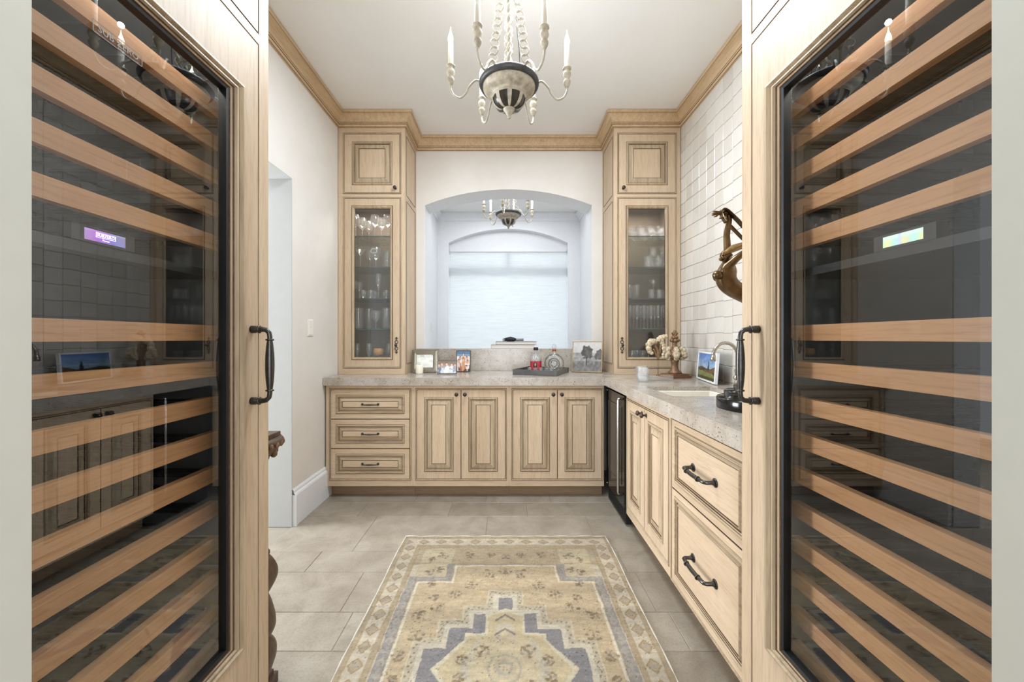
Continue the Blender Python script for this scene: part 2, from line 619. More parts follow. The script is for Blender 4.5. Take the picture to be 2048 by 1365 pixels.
for y0, y1, xs in ROWS:
    e = [-2.2 if y1 < 2.47 else XL - 0.0] + ([XL - 0.02] if y1 < 2.47 else []) + xs + [0.86 if y0 > 1.1 else 1.4]
    e = sorted(e)
    for a, b in zip(e[:-1], e[1:]):
        g = 0.0011
        t = rnd.uniform(-0.0006, 0.0)
        x0, x1, q0, q1 = a + g, b - g, y0 + g, y1 - g
        mb = MB().loft([[(x0, q0, -0.008), (x1, q0, -0.008), (x1, q1, -0.008), (x0, q1, -0.008)],
                        [(x0, q0, t - .0015), (x1, q0, t - .0015), (x1, q1, t - .0015), (x0, q1, t - .0015)],
                        [(x0 + .002, q0 + .002, t), (x1 - .002, q0 + .002, t), (x1 - .002, q1 - .002, t), (x0 + .002, q1 - .002, t)]], 0, False, True)
        mb.build('floor_tile', ['floor'], floor)

struct(MB().box(-4.3, 1.6, -1.6, 5.9, CEIL, CEIL + 0.08).build('ceiling', ['ceil']))

# left wall with the doorway to the side hall
D0, D1, DZ, WT = 1.45, 2.469, 2.235, 0.16
wl = MB()
wl.box(XL - WT, XL, D1, YB + 0.25, 0, CEIL)
wl.box(XL - WT, XL, 0.402, D0, 0, CEIL)
wl.box(XL - WT, XL, D0, D1, DZ, CEIL)
struct(wl.build('wall_left', ['plaster']))
# white painted lining of the doorway
ln = MB()
ln.box(XL - WT - .004, XL + .004, D1 - 0.006, D1, 0.0, DZ - 0.006)
ln.box(XL - WT - .004, XL + .004, D0, D0 + 0.006, 0.0, DZ - 0.006)
ln.box(XL - WT - .004, XL + .004, D0, D1, DZ - 0.006, DZ)
struct(ln.build('trim_1', ['lining']))
# hall behind the doorway
struct(MB().box(-4.25, -4.15, 0.2, 3.6, 0, CEIL).build('wall_hall', ['plaster']))

# right wall (tiled) : backing and single tiles
wr = struct(MB().box(XR + 0.006, XR + 0.12, 0.402, YB + .25, 0, CEIL).build('wall_right', ['tile_grout']))
TS = 0.1055
tile_variants = []
for q in range(6):
    mb = MB()
    h = TS / 2 - 0.0009
    jx = [rnd.uniform(-0.0012, 0.0) for _ in range(4)]
    c = [(-h, -h), (h, -h), (h, h), (-h, h)]
    mb.loft([[(0.006, a, b) for a, b in c], [(0.001 + jx[i], a * .995, b * .995) for i, (a, b) in enumerate(c)],
             [(-0.0012 + jx[i], a * .95, b * .95) for i, (a, b) in enumerate(c)]], 0, False, True)
    tile_variants.append(mb.mesh('wall_tile', ['tile']))
rest = MB()
ncol = 0
zc0 = 2.93
while True:
    yc = YU + 0.02 - TS * (ncol + 0.5)
    if yc < 1.2:
        break
    off = rnd.uniform(-0.004, 0.004)
    for r in range(20):
        zc = zc0 - TS * (r + 0.5) + off
        if zc < 0.86:
            break
        if ncol < 15:
            inst(rnd.choice(tile_variants), 'wall_tile', wr, (XR, yc, zc), (0, rnd.uniform(-.003, .003), rnd.uniform(-.003, .003)))
        else:
            h = TS / 2 - 0.0009
            rest.box(XR - 0.001, XR + 0.006, yc - h, yc + h, zc - h, zc + h)
    ncol += 1
ro = rest.build('wall_tile_field', ['tile'], wr)
ro['kind'] = 'stuff'


def arched_wall(mb, x0, x1, y0, y1, z1, cx, hw, zs, za, sill, n=28, mat=0, reveal=1):
    """wall in the xz plane with one segmental-arched opening"""
    rise = za - zs
    R = (hw * hw + rise * rise) / (2 * rise)
    xs = [cx - hw + 2 * hw * i / n for i in range(n + 1)]
    zt = [za - R + math.sqrt(max(R * R - (x - cx) ** 2, 0)) for x in xs]
    mb.box(x0, cx - hw, y0, y1, 0, z1, mat)
    mb.box(cx + hw, x1, y0, y1, 0, z1, mat)
    mb.box(cx - hw, cx + hw, y0, y1, 0, sill, mat)
    for y, in ((y0,), (y1,)):
        for i in range(n):
            mb.add([(xs[i], y, zt[i]), (xs[i + 1], y, zt[i + 1]), (xs[i + 1], y, z1), (xs[i], y, z1)], [(0, 1, 2, 3)], mat)
    for i in range(n):
        mb.add([(xs[i], y0, zt[i]), (xs[i + 1], y0, zt[i + 1]), (xs[i + 1], y1, zt[i + 1]), (xs[i], y1, zt[i])], [(0, 1, 2, 3)], reveal)
    return xs, zt


bw = MB()
arched_wall(bw, XL - 0.0, XR + .006, YB, YB + 0.25, CEIL, ARC_X, ARC_W, ARC_S, ARC_A, SILL - .03)
struct(bw.build('wall_back', ['plaster', 'white']))
# thin white lining on the side reveals of the pass-through
rv = MB()
rv.box(ARC_X - ARC_W, ARC_X - ARC_W + .004, YB + .002, YB + .252, SILL, ARC_S)
rv.box(ARC_X + ARC_W - .004, ARC_X + ARC_W, YB + .002, YB + .252, SILL, ARC_S)
struct(rv.build('trim_2', ['white']))

# wall around the opening the camera looks through
fw = MB()
fw.box(-1.6, -0.495, 0.27, 0.4005, 0, CEIL)
fw.box(0.505, 1.6, 0.27, 0.4015, 0, CEIL)
fw.box(-0.495, 0.505, 0.27, 0.4005, 2.45, CEIL)
struct(fw.build('wall_front', ['front_paint']))

# breakfast room beyond the pass-through
FX0, FX1, FY = -1.03, 1.064, 5.65
struct(MB().box(FX0 - .1, FX0, YB + .25, FY, 0, CEIL).build('wall_far_left', ['white']))
struct(MB().box(FX1, FX1 + .1, YB + .25, FY, 0, CEIL).build('wall_far_right', ['white']))
wf = MB()
arched_wall(wf, FX0 - .1, FX1 + .1, FY, FY + .12, CEIL, 0.011, 0.877, 2.61, 2.816, 0.75)
wf.box(-0.9, 0.92, FY + .12, FY + .2, 2.50, 2.9)
wf.box(-0.93, -0.88, FY + .12, FY + .2, 0.6, 2.5)
wf.box(0.90, 0.95, FY + .12, FY + .2, 0.6, 2.5)
struct(wf.build('wall_far', ['white', 'white']))


def sweep(mb, path, prof, mats):
    """sweep (offset, z) profile along an open xy path; offset goes to the right-hand side of travel"""
    P = [Vector((p[0], p[1])) for p in path]
    loops = []
    for i, p in enumerate(P):
        ns = []
        for a, b in ((i - 1, i), (i, i + 1)):
            if a >= 0 and b < len(P):
                d = (P[b] - P[a]).normalized()
                ns.append(Vector((d.y, -d.x)))
        if len(ns) == 2:
            n = (ns[0] + ns[1])
            n = n / max(n.dot(ns[0]), 1e-6)
        else:
            n = ns[0]
        loops.append([(p.x + n.x * o, p.y + n.y * o, z) for o, z in prof])
    k = len(prof)
    for i in range(len(loops) - 1):
        for j in range(k - 1):
            mb.add([loops[i][j], loops[i][j + 1], loops[i + 1][j + 1], loops[i + 1][j]], [(0, 1, 2, 3)], mats[j])


UXL, UXR = -0.836, 0.869        # inner sides of the upper cabinets
cove = [(0.022 + 0.045 * (1 - math.cos(a)), 2.962 + 0.052 * math.sin(a)) for a in [i * PI / 2 / 7 for i in range(8)]]
cprof = [(0.0, 2.925), (0.012, 2.925), (0.014, 2.929), (0.017, 2.943), (0.0165, 2.946), (0.020, 2.950), (0.021, 2.957), (0.0205, 2.959), (0.022, 2.962)] + cove[1:] + [(0.069, 3.016), (0.071, 3.02), (0.071, CEIL - .001)]
cm = [0] * (len(cprof) - 1)
for i in (1, 4, 7, len(cprof) - 4):
    cm[i] = 1
cr = MB()
sweep(cr, [(XL, 1.20), (XL, YU), (UXL, YU), (UXL, YB), (UXR, YB), (UXR, YU), (XR, YU), (XR, 1.20)], cprof, cm)
struct(cr.build('trim_3', ['crown', 'crown_line']))
# white cornice of the breakfast room
wc = MB()
wprof = [(0, 2.93), (.012, 2.93), (.02, 2.95), (.02, 2.96), (.05, 2.99), (.07, 3.01), (.07, CEIL - .001)]
sweep(wc, [(FX0, YB + .26), (FX0, FY), (FX1, FY), (FX1, YB + .26)], wprof, [0] * 6)
struct(wc.build('trim_4', ['white']))

# baseboard on the left wall
bb = MB()
bprof = [(0.0, 0.235), (0.006, 0.235), (0.012, 0.225), (0.012, 0.212), (0.02, 0.205), (0.024, 0.195), (0.024, 0.0)]
sweep(bb, [(XL, D1 + .003), (XL, 2.985)], bprof, [0] * 6)
bb.box(XL, XL + .03, D1 + .003, D1 + .018, 0, 0.2)
struct(bb.build('baseboard_left', ['white']))

# far window: frame, sashes, panes and woven shade
wn = MB()
for (a, b, c, d) in ((-0.88, -0.865, 0.75, 2.5), (0.887, 0.90, 0.75, 2.5), (-0.865, 0.887, 0.75, 0.82), (-0.865, 0.887, 2.47, 2.5), (-0.865, 0.887, 2.135, 2.265), (-0.02, 0.04, 2.265, 2.47)):
    wn.box(a, b, FY + .13, FY + .18, c, d)
win = struct(wn.build('window_1', ['white']))
for (a, b, c, d) in ((-0.865, -0.02, 2.265, 2.47), (0.04, 0.887, 2.265, 2.47), (-0.865, 0.887, 0.82, 2.135)):
    MB().box(a, b, FY + .152, FY + .156, c, d).build('pane', ['clear'], win)
sh = thing('window_shade', 'pale woven shade drawn down over the arched far window', 'window shade', (0.011, FY + .10, 0.9))
MB().box(-0.865, 0.865, 0.0, 0.002, 0, 1.60).build('cloth', ['shade'], sh)
MB().box(-0.865, 0.865, -0.012, 0.02, 1.60, 1.63).build('headrail', ['white'], sh)


# ------------------------------------------------------------------ hardware
def Rx(a):
    return Matrix.Rotation(a, 4, 'X')


def knob_mesh(name='knob', s=1.0, mat='bronze'):
    mb = MB()
    prof = [(0.0005, 0), (.010, 0), (.010, .003), (.005, .006), (.005, .016), (.010, .019), (.0145, .024), (.0145, .029), (.010, .034), (.0005, .036)]
    mb.lathe([(r * s, z * s) for r, z in prof], 14, X=Rx(PI / 2))
    return mb.mesh(name, [mat])


KNOB = knob_mesh()


def arc_pull(L, out, r, bulge):
    """horizontal pull along x, centred, standing off the face at y=0"""
    pts, rr = [], []
    for t in (0, .35, .8):
        pts.append((-L / 2, -out * t, 0)); rr.append(r * (1.9, 1.0, 1.0)[(0, .35, .8).index(t)])
    n = 14
    for i in range(n + 1):
        u = i / n
        pts.append((-L / 2 + L * (0.04 + .92 * u), -out * (0.98 + 0.14 * math.sin(PI * u)), 0))
        rr.append(r * (1 + bulge * math.sin(PI * u) ** 2))
    for t in (.8, .35, 0):
        pts.append((L / 2, -out * t, 0)); rr.append(r * (1.9, 1.0, 1.0)[(0, .35, .8).index(t)])
    mb = MB().tube(pts, rr, 8)
    for s in (-1, 1):
        mb.lathe([(.0005, 0), (r * 2.3, 0), (r * 2.3, .003), (r * 1.3, .005), (r * 1.3, .008), (.0005, .008)], 12, X=Matrix.Translation((s * L / 2, 0, 0)) @ Rx(PI / 2))
    return mb


PULL = arc_pull(0.118, 0.024, 0.0042, 0.5).mesh('pull', ['iron'])
BIGPULL = arc_pull(0.168, 0.042, 0.0075, 0.15)
for s in (-.045, .045):
    BIGPULL.torus((s, -0.046, 0), 0.0085, 0.003, 12, 6, X=Matrix.Translation((s, -.046, 0)) @ Matrix.Rotation(PI / 2, 4, 'Z') @ Matrix.Translation((-s, .046, 0)))
BIGPULL = BIGPULL.mesh('pull', ['iron'])


def fridge_pull_mesh():
    L, out = 0.205, 0.05
    mb = MB()
    pts = [(0, 0, -L / 2), (0, -.012, -L / 2), (0, -.016, -L / 2), (0, -.03, -L / 2), (0, -.042, -L / 2 + .002), (0, -.05, -L / 2 + .01), (0, -.052, -L / 2 + .022)]
    rr = [.011, .011, .009, .0075, .007, .0065, .0065]
    n = 12
    for i in range(n + 1):
        u = i / n
        pts.append((0, -.052, -L / 2 + .03 + (L - .06) * u))
        rr.append(.0068 + .0052 * math.sin(PI * u) ** 0.8)
    pts += [(p[0], p[1], -p[2]) for p in pts[6::-1]]
    rr += rr[6::-1]
    mb.tube(pts, rr, 12)
    for s in (-1, 1):
        mb.lathe([(.006, -.003), (.011, -.002), (.011, .002), (.006, .003)], 14, (0, -.052, s * (L / 2 - .03)))
        mb.lathe([(.007, -.002), (.0115, -.001), (.0115, .002), (.007, .003)], 14, X=Matrix.Translation((0, -.022, s * L / 2)) @ Rx(PI / 2))
    return mb.mesh('handle', ['iron'])


FPULL = fridge_pull_mesh()


def escutcheon_mesh():
    mb = MB()
    for s in (-1, 1):
        mb.torus((0, -.003, s * .0265), .0125, .0026, 16, 6)
        mb.torus((0, -.003, s * .052), .005, .002, 10, 6)
        mb.ball((0, -.003, s * .062), (.0055, .003, .006), 8, 6)
        for q in (-1, 1):
            mb.ball((q * .007, -.003, s * .056), (.005, .0025, .0035), 8, 6)
        mb.ball((0, -.003, s * .041), (.004, .003, .004), 8, 6)
    mb.lathe([(.0005, 0), (.006, 0), (.006, .012), (.011, .018), (.0115, .024), (.006, .03), (.0005, .031)], 14, X=Rx(PI / 2))
    return mb.mesh('latch', ['bronze'])


LATCH = escutcheon_mesh()


# ------------------------------------------------------------------ cabinet builders (local: x right, y into the carcass, face at y=0)
def front(parent, name, r, m1, m2, hor=False, centre_flat=True):
    """inset raised-panel front: slab, moulding ring, raised field"""
    gm = 'oak_gh' if hor else 'oak_g'
    wm = 'oak_h' if hor else 'oak'
    d = MB()
    d.rects([ins(r, 0, .02), ins(r, 0, .0015), ins(r, .0015, 0), ins(r, m1 - .002, 0), ins(r, m1, .003)], [1, 1, 0, 1], False, False)  # dark edges and chamfer put the shade of the gaps into the colour
    o = d.build(name, [wm, 'glaze_and_gap'], parent)
    q = MB()
    q.rects([ins(r, m1, .003), ins(r, m1 + .003, -.005), ins(r, m1 + .008, -.006), ins(r, m1 + .011, -.001), ins(r, m1 + .013, .0015), ins(r, m1 + .018, .0015), ins(r, m1 + .020, .005), ins(r, m1 + .022, .006)], [0, 0, 0, 1, 0, 1, 1], False, False)
    q.build('moulding', [gm, 'glaze_and_gap'], o)
    p = MB()
    p.rects([ins(r, m1 + .022, .006), ins(r, m2 - .004, -.002), ins(r, m2 - .001, -.002), ins(r, m2 + .0005, .001), ins(r, m2 + .003, .001), ins(r, m2 + .004, 0)], [0, 0, 1, 1, 0], False, True, capmat=2)
    p.build('raised_panel', [gm, 'glaze_and_gap', wm], o)
    return o


def bead(parent, r):
    """dark-lined bead around an opening"""
    b = MB()
    b.rects([ins(r, -.010, 0), ins(r, -.0095, -.0015), ins(r, -.007, -.001), ins(r, -.006, -.004), ins(r, -.002, -.004), ins(r, -.001, .0005), ins(r, .0, .018)], [1, 1, 0, 0, 0, 1], False, False)
    b.build('bead', ['oak_g', 'glaze_and_gap'], parent)


def frame_mesh(parent, w, z0, z1, opens, depth, name='face_frame'):
    """face frame with rectangular openings in one row or column (grid test on cuts)"""
    xs = sorted({0.0, w} | {v for o in opens for v in o[:2]})
    zs = sorted({z0, z1} | {v for o in opens for v in o[2:4]})
    mb = MB()
    for a, b in zip(xs[:-1], xs[1:]):
        for c, d in zip(zs[:-1], zs[1:]):
            mx, mz = (a + b) / 2, (c + d) / 2
            if any(o[0] < mx < o[1] and o[2] < mz < o[3] for o in opens):
                continue
            mb.box(a, b, 0.0, 0.02, c, d, 1 if (b - a) > (d - c) else 0)
    return mb.build(name, ['oak', 'oak_h'], parent)


def carcass(parent, w, z0, z1, depth, toe=True):
    mb = MB()
    for b in ((.001, .018, .021, depth, z0, z1 - .001), (w - .018, w - .001, .021, depth, z0, z1 - .001), (.018, w - .018, depth - .01, depth, z0, z1 - .001), (.018, w - .018, .021, depth - .01, z0, z0 + .018)):
        mb.box(*b)
    mb.build('body', ['oak'], parent)
    if toe:
        MB().box(0, w, .07, .09, 0.0, z0).build('toe_kick', ['toe'], parent)


def base_doors(name, label, loc, rz, w, x0, x1, xs, depth):
    t = thing(name, label, 'cabinet', loc, rz)
    z0, z1 = .09, .853
    o = (x0, x1, .143, .820)
    frame_mesh(t, w, z0, z1, [o], depth)
    carcass(t, w, z0, z1, depth)
    bead(t, o)
    g = .0025
    for a, b, kx in ((x0 + g, xs - g / 2, xs - .032), (xs + g / 2, x1 - g, xs + .032)):
        d = front(t, 'door', (a, b, .143 + g, .820 - g), .057, .112)
        inst(KNOB, 'knob', d, (kx, 0, .786))
    return t


def base_drawers(name, label, loc, rz, w, x0, x1, cuts, depth, pull, m1, m2, pulls=1):
    t = thing(name, label, 'cabinet', loc, rz)
    z0, z1 = .09, .853
    o = (x0, x1, cuts[-1], cuts[0])
    frame_mesh(t, w, z0, z1, [o], depth)
    carcass(t, w, z0, z1, depth)
    bead(t, o)
    g = .0025
    for top, bot in zip(cuts[:-1], cuts[1:]):
        r = (x0 + g, x1 - g, bot + g / 2 + .0005, top - g / 2 - .0005)
        d = front(t, 'drawer', r, m1, m2, True)
        inst(pull, 'pull', d, ((x0 + x1) / 2, 0, (top + bot) / 2))
    return t


CD = YB - YF - .004
XA, XB, XC, XD = -1.372, -.714, .011, .7295
base_drawers('drawer_cabinet', 'pale oak three-drawer base cabinet beside the white baseboard', (XA, YF, 0), 0, XB - XA - .001, .034, XB - XA - .023, [.820, .597, .374, .143], CD, PULL, .040, .086)
base_doors('base_cabinet', 'pale oak two-door base cabinet next to the small drawer stack', (XB, YF, 0), 0, XC - XB - .001, .026, XC - XB - .026, (XC - XB) / 2, CD)
base_doors('base_cabinet', 'pale oak two-door base cabinet next to the black undercounter fridge', (XC, YF, 0), 0, XD - XC - .001, .027, XD - XC - .015, (XD - XC) / 2 + .006, CD)
RX = .76
RD = XR - RX - .004
base_doors('base_cabinet', 'pale oak two-door cabinet under the sink', (RX, 2.459, 0), -PI / 2, .659, .014, .640, .318, RD)
base_drawers('deep_drawer_cabinet', 'pale oak cabinet of two deep drawers with dark bent pulls', (RX, 1.80, 0), -PI / 2, .612, .018, .600, [.838, .522, .098], RD, BIGPULL, .030, .062)


# upper glass-fronted cabinets
def upper(name, label, x0, x1, hinge_right):
    w = x1 - x0
    t = thing(name, label, 'cabinet', (x0, YU, 0))
    k = 3.14 / 770
    z0, z1 = CT + .001, 2.935
    if hinge_right:      # left-hand cabinet of the photograph
        a, b = .049, w - .041
    else:
        a, b = .037, w - .041
    top = (a, b, EYE + (677 - 386) * k, EYE + (677 - 268) * k)
    low = (a, b, EYE + (677 - 735) * k, EYE + (677 - 397) * k)
    frame_mesh(t, w, z0, z1, [top, low], .38)
    dp = YB - YU - .003
    b_ = MB()
    b_.box(0.0005, .018, .021, dp, z0, z1)
    b_.box(w - .018, w - .0005, .021, dp, z0, z1)
    b_.box(.018, w - .018, dp - .012, dp, z0, z1, 1)
    b_.box(.018, w - .018, .021, dp - .012, z0, low[2] - .002, 1)
    b_.box(.018, w - .018, .021, dp - .012, low[3] + .002, low[3] + .03, 1)
    b_.box(.018, w - .018, .021, dp - .012, z1 - .02, z1, 1)
    b_.box(.018, .022, .022, dp - .012, low[2], low[3], 1)
    b_.box(w - .022, w - .018, .022, dp - .012, low[2], low[3], 1)
    b_.build('body', ['oak', 'cab_in'], t)
    # framed side facing the pass-through
    sx = w if hinge_right else 0.0
    s = 1 if hinge_right else -1
    Xs = Matrix.Translation((sx, 0, 0)) @ Matrix.Rotation(PI / 2 * s, 4, 'Z')
    for (c, d) in ((1.0, low[3] - .01), (top[2] + .0, top[3])):
        mb = MB()
        r = (.05, dp - .05, c, d) if s > 0 else (-dp + .05, -.05, c, d)
        mb.rects([ins(r, -.006, -.0004), ins(r, -.004, -.003), ins(r, 0, -.0035), ins(r, .003, -.0008), ins(r, .008, -.0008)], [1, 0, 1, 0], False, True, X=Xs)
        mb.build('side_panel', ['oak', 'glaze_and_gap'], t)
    bead(t, top)
    bead(t, low)
    g = .0025
    d = front(t, 'panel_door', ins(top, g, 0)[:4], .062, .118)
    inst(KNOB, 'knob', d, (b - .036 if hinge_right else a + .036, 0, top[2] + .036))
    r = ins(low, g, 0)[:4]
    q = MB()
    q.rects([ins(r, 0, .02), ins(r, 0, .0015), ins(r, .0015, 0), ins(r, .056, 0), ins(r, .058, .003)], [1, 0, 0, 1], False, False)
    gd = q.build('glass_door', ['oak', 'glaze_and_gap'], t)
    q = MB()
    q.rects([ins(r, .058, .003), ins(r, .061, -.005), ins(r, .068, -.006), ins(r, .072, -.001), ins(r, .076, .001), ins(r, .079, .004), ins(r, .081, .014)], [1, 0, 0, 0, 0, 1], False, False)
    q.build('moulding', ['oak_g', 'glaze_and_gap'], gd)
    q = MB()
    q.rects([ins(r, .078, .012), ins(r, .078, .015)], 0, True, True)
    q.build('pane', ['seeded'], gd)
    inst(LATCH, 'latch', gd, (b - .028 if hinge_right else a + .028, 0, EYE + (677 - 691) * k))
    for y in (474, 536, 598, 659):
        z = EYE + (677 - y) * 3.2 / 770
        mb = MB()
        mb.box(.023, w - .023, .046, dp - .014, z - .004, z + .004, 0)
        mb.box(.023, w - .023, .044, .046, z - .004, z + .004, 1)
        mb.build('glass_shelf', ['shelf_glass', 'shelf_edge'], t)
    return t, low


upper('glass_cabinet', 'tall oak cabinet with glass door full of stemware by the plaster wall', XL + .004, UXL, True)
upper('glass_cabinet', 'tall oak cabinet with glass door full of tumblers and flutes by the tiled wall', UXR, XR - .006, False)
SHELF_Z = [EYE + (677 - y) * 3.2 / 770 + .0045 for y in (474, 536, 598, 659)] + [EYE + (677 - 735) * 3.14 / 770 - .0015]


# ------------------------------------------------------------------ worktop with sink cut-out
def grid_slab(xs, ys, keep, z0, z1):
    bm = bmesh.new()
    vt = {}

    def V(x, y, z):
        k = (x, y, z)
        if k not in vt:
            vt[k] = bm.verts.new(k)
        return vt[k]
    nx, ny = len(xs) - 1, len(ys) - 1
    K = lambda i, j: 0 <= i < nx and 0 <= j < ny and keep(i, j)
    for i in range(nx):
        for j in range(ny):
            if not K(i, j):
                continue
            a, b, c, d = xs[i], xs[i + 1], ys[j], ys[j + 1]
            bm.faces.new([V(a, c, z1), V(b, c, z1), V(b, d, z1), V(a, d, z1)])
            bm.faces.new([V(a, d, z0), V(b, d, z0), V(b, c, z0), V(a, c, z0)])
            if not K(i, j - 1):
                bm.faces.new([V(a, c, z0), V(b, c, z0), V(b, c, z1), V(a, c, z1)])
            if not K(i, j + 1):
                bm.faces.new([V(b, d, z0), V(a, d, z0), V(a, d, z1), V(b, d, z1)])
            if not K(i - 1, j):
                bm.faces.new([V(a, d, z0), V(a, c, z0), V(a, c, z1), V(a, d, z1)])
            if not K(i + 1, j):
                bm.faces.new([V(b, c, z0), V(b, d, z0), V(b, d, z1), V(b, c, z1)])
    bmesh.ops.recalc_face_normals(bm, faces=bm.faces)
    ed = [e for e in bm.edges if len(e.link_faces) == 2 and e.calc_face_angle(0) > 0.5 and min(v.co.z for v in e.verts) > z1 - .001]
    bmesh.ops.bevel(bm, geom=ed, offset=.004, segments=2, affect='EDGES')
    return bm


SX0, SX1, SY0, SY1 = .845, 1.232, 1.958, 2.342
bm = grid_slab([XL + .004, .73, SX0, SX1, XR - .003], [1.192, SY0, SY1, 2.88, YB - .001],
               lambda i, j: (i > 0 or j == 3) and not (i == 2 and j == 1), .892, CT)
me = bpy.data.meshes.new('slab')
bm.to_mesh(me)
bm.free()
me.materials.append(M['stone'])
wt = thing('worktop', 'L-shaped speckled beige stone worktop over the oak base cabinets', 'worktop', (0, 0, 0))
inst(me, 'slab', wt)
MB().box(XL + .004, .759, 2.88, 2.909, .8545, .892).build('front_edge', ['stone'], wt)
MB().box(.73, .759, 1.192, 2.88, .8545, .892).build('front_edge', ['stone'], wt)
# backsplash and ledge of the pass-through
bs = MB().box(UXL + .002, UXR - .002, YB - .022, YB - .001, CT + .001, SILL)
bs.box(ARC_X - ARC_W + .005, ARC_X + ARC_W - .005, YB - .001, YB + .27, SILL - .028, SILL)
tag(bs.build('backsplash', ['stone']), 'speckled stone upstand and ledge below the arched opening', 'backsplash')
# sink basin
sk = MB()
r0 = (SX0 + .002, SX1 - .002, SY0 + .002, SY1 - .002)


def rl(r, d, z):
    return [(r[0] + d, r[2] + d, z), (r[1] - d, r[2] + d, z), (r[1] - d, r[3] - d, z), (r[0] + d, r[3] - d, z)]


sk.loft([rl(r0, -.02, .8905), rl(r0, .002, .8905), rl(r0, .006, .886), rl(r0, .018, .70), rl(r0, .06, .68)], 0, False, True)
sko = sk.build('sink_basin', ['porcelain'])
tag(sko, 'pale undermount bar sink set into the worktop', 'sink')
MB().lathe([(.02, .6815), (.022, .683), (.016, .684), (.0005, .682)], 16, ((SX0 + SX1) / 2, (SY0 + SY1) / 2, 0)).build('drain', ['nickel'], sko)

# ------------------------------------------------------------------ undercounter fridge
uf = thing('undercounter_fridge', 'black glass-fronted undercounter fridge with silver bar handle', 'fridge', (.765, 2.900, 0), -PI / 2)
MB().box(.002, .436, .03, .60, .10, .850).build('body', ['black_matte'], uf)
dr = MB().box(.004, .434, -.018, .028, .115, .835).build('door', ['black'], uf)
q = MB()
q.rects([(.05, .385, .25, .76, -.0185), (.053, .382, .253, .757, -.0215), (.058, .377, .258, .752, -.0205)], 0, False, True)
q.build('glass_panel', ['black'], dr)
MB().tube([(.402, -.02, .20), (.402, -.048, .20), (.402, -.048, .215), (.402, -.048, .80), (.402, -.048, .815), (.402, -.02, .815)], [.006, .006, .008, .008, .006, .006], 10).build('handle', ['chrome'], dr)
for z in (.128, .822):
    MB().lathe([(.0005, 0), (.006, 0), (.006, .003), (.0005, .004)], 12, X=Matrix.Translation((.018, -.018, z)) @ Rx(PI / 2)).build('hinge_pin', ['chrome'], dr)
gr = MB().box(.004, .434, -.006, .03, .015, .105)
for i in range(5):
    gr.box(.02, .418, -.009, -.006, .028 + i * .015, .036 + i * .015)
gr.build('grille', ['black_matte'], uf)


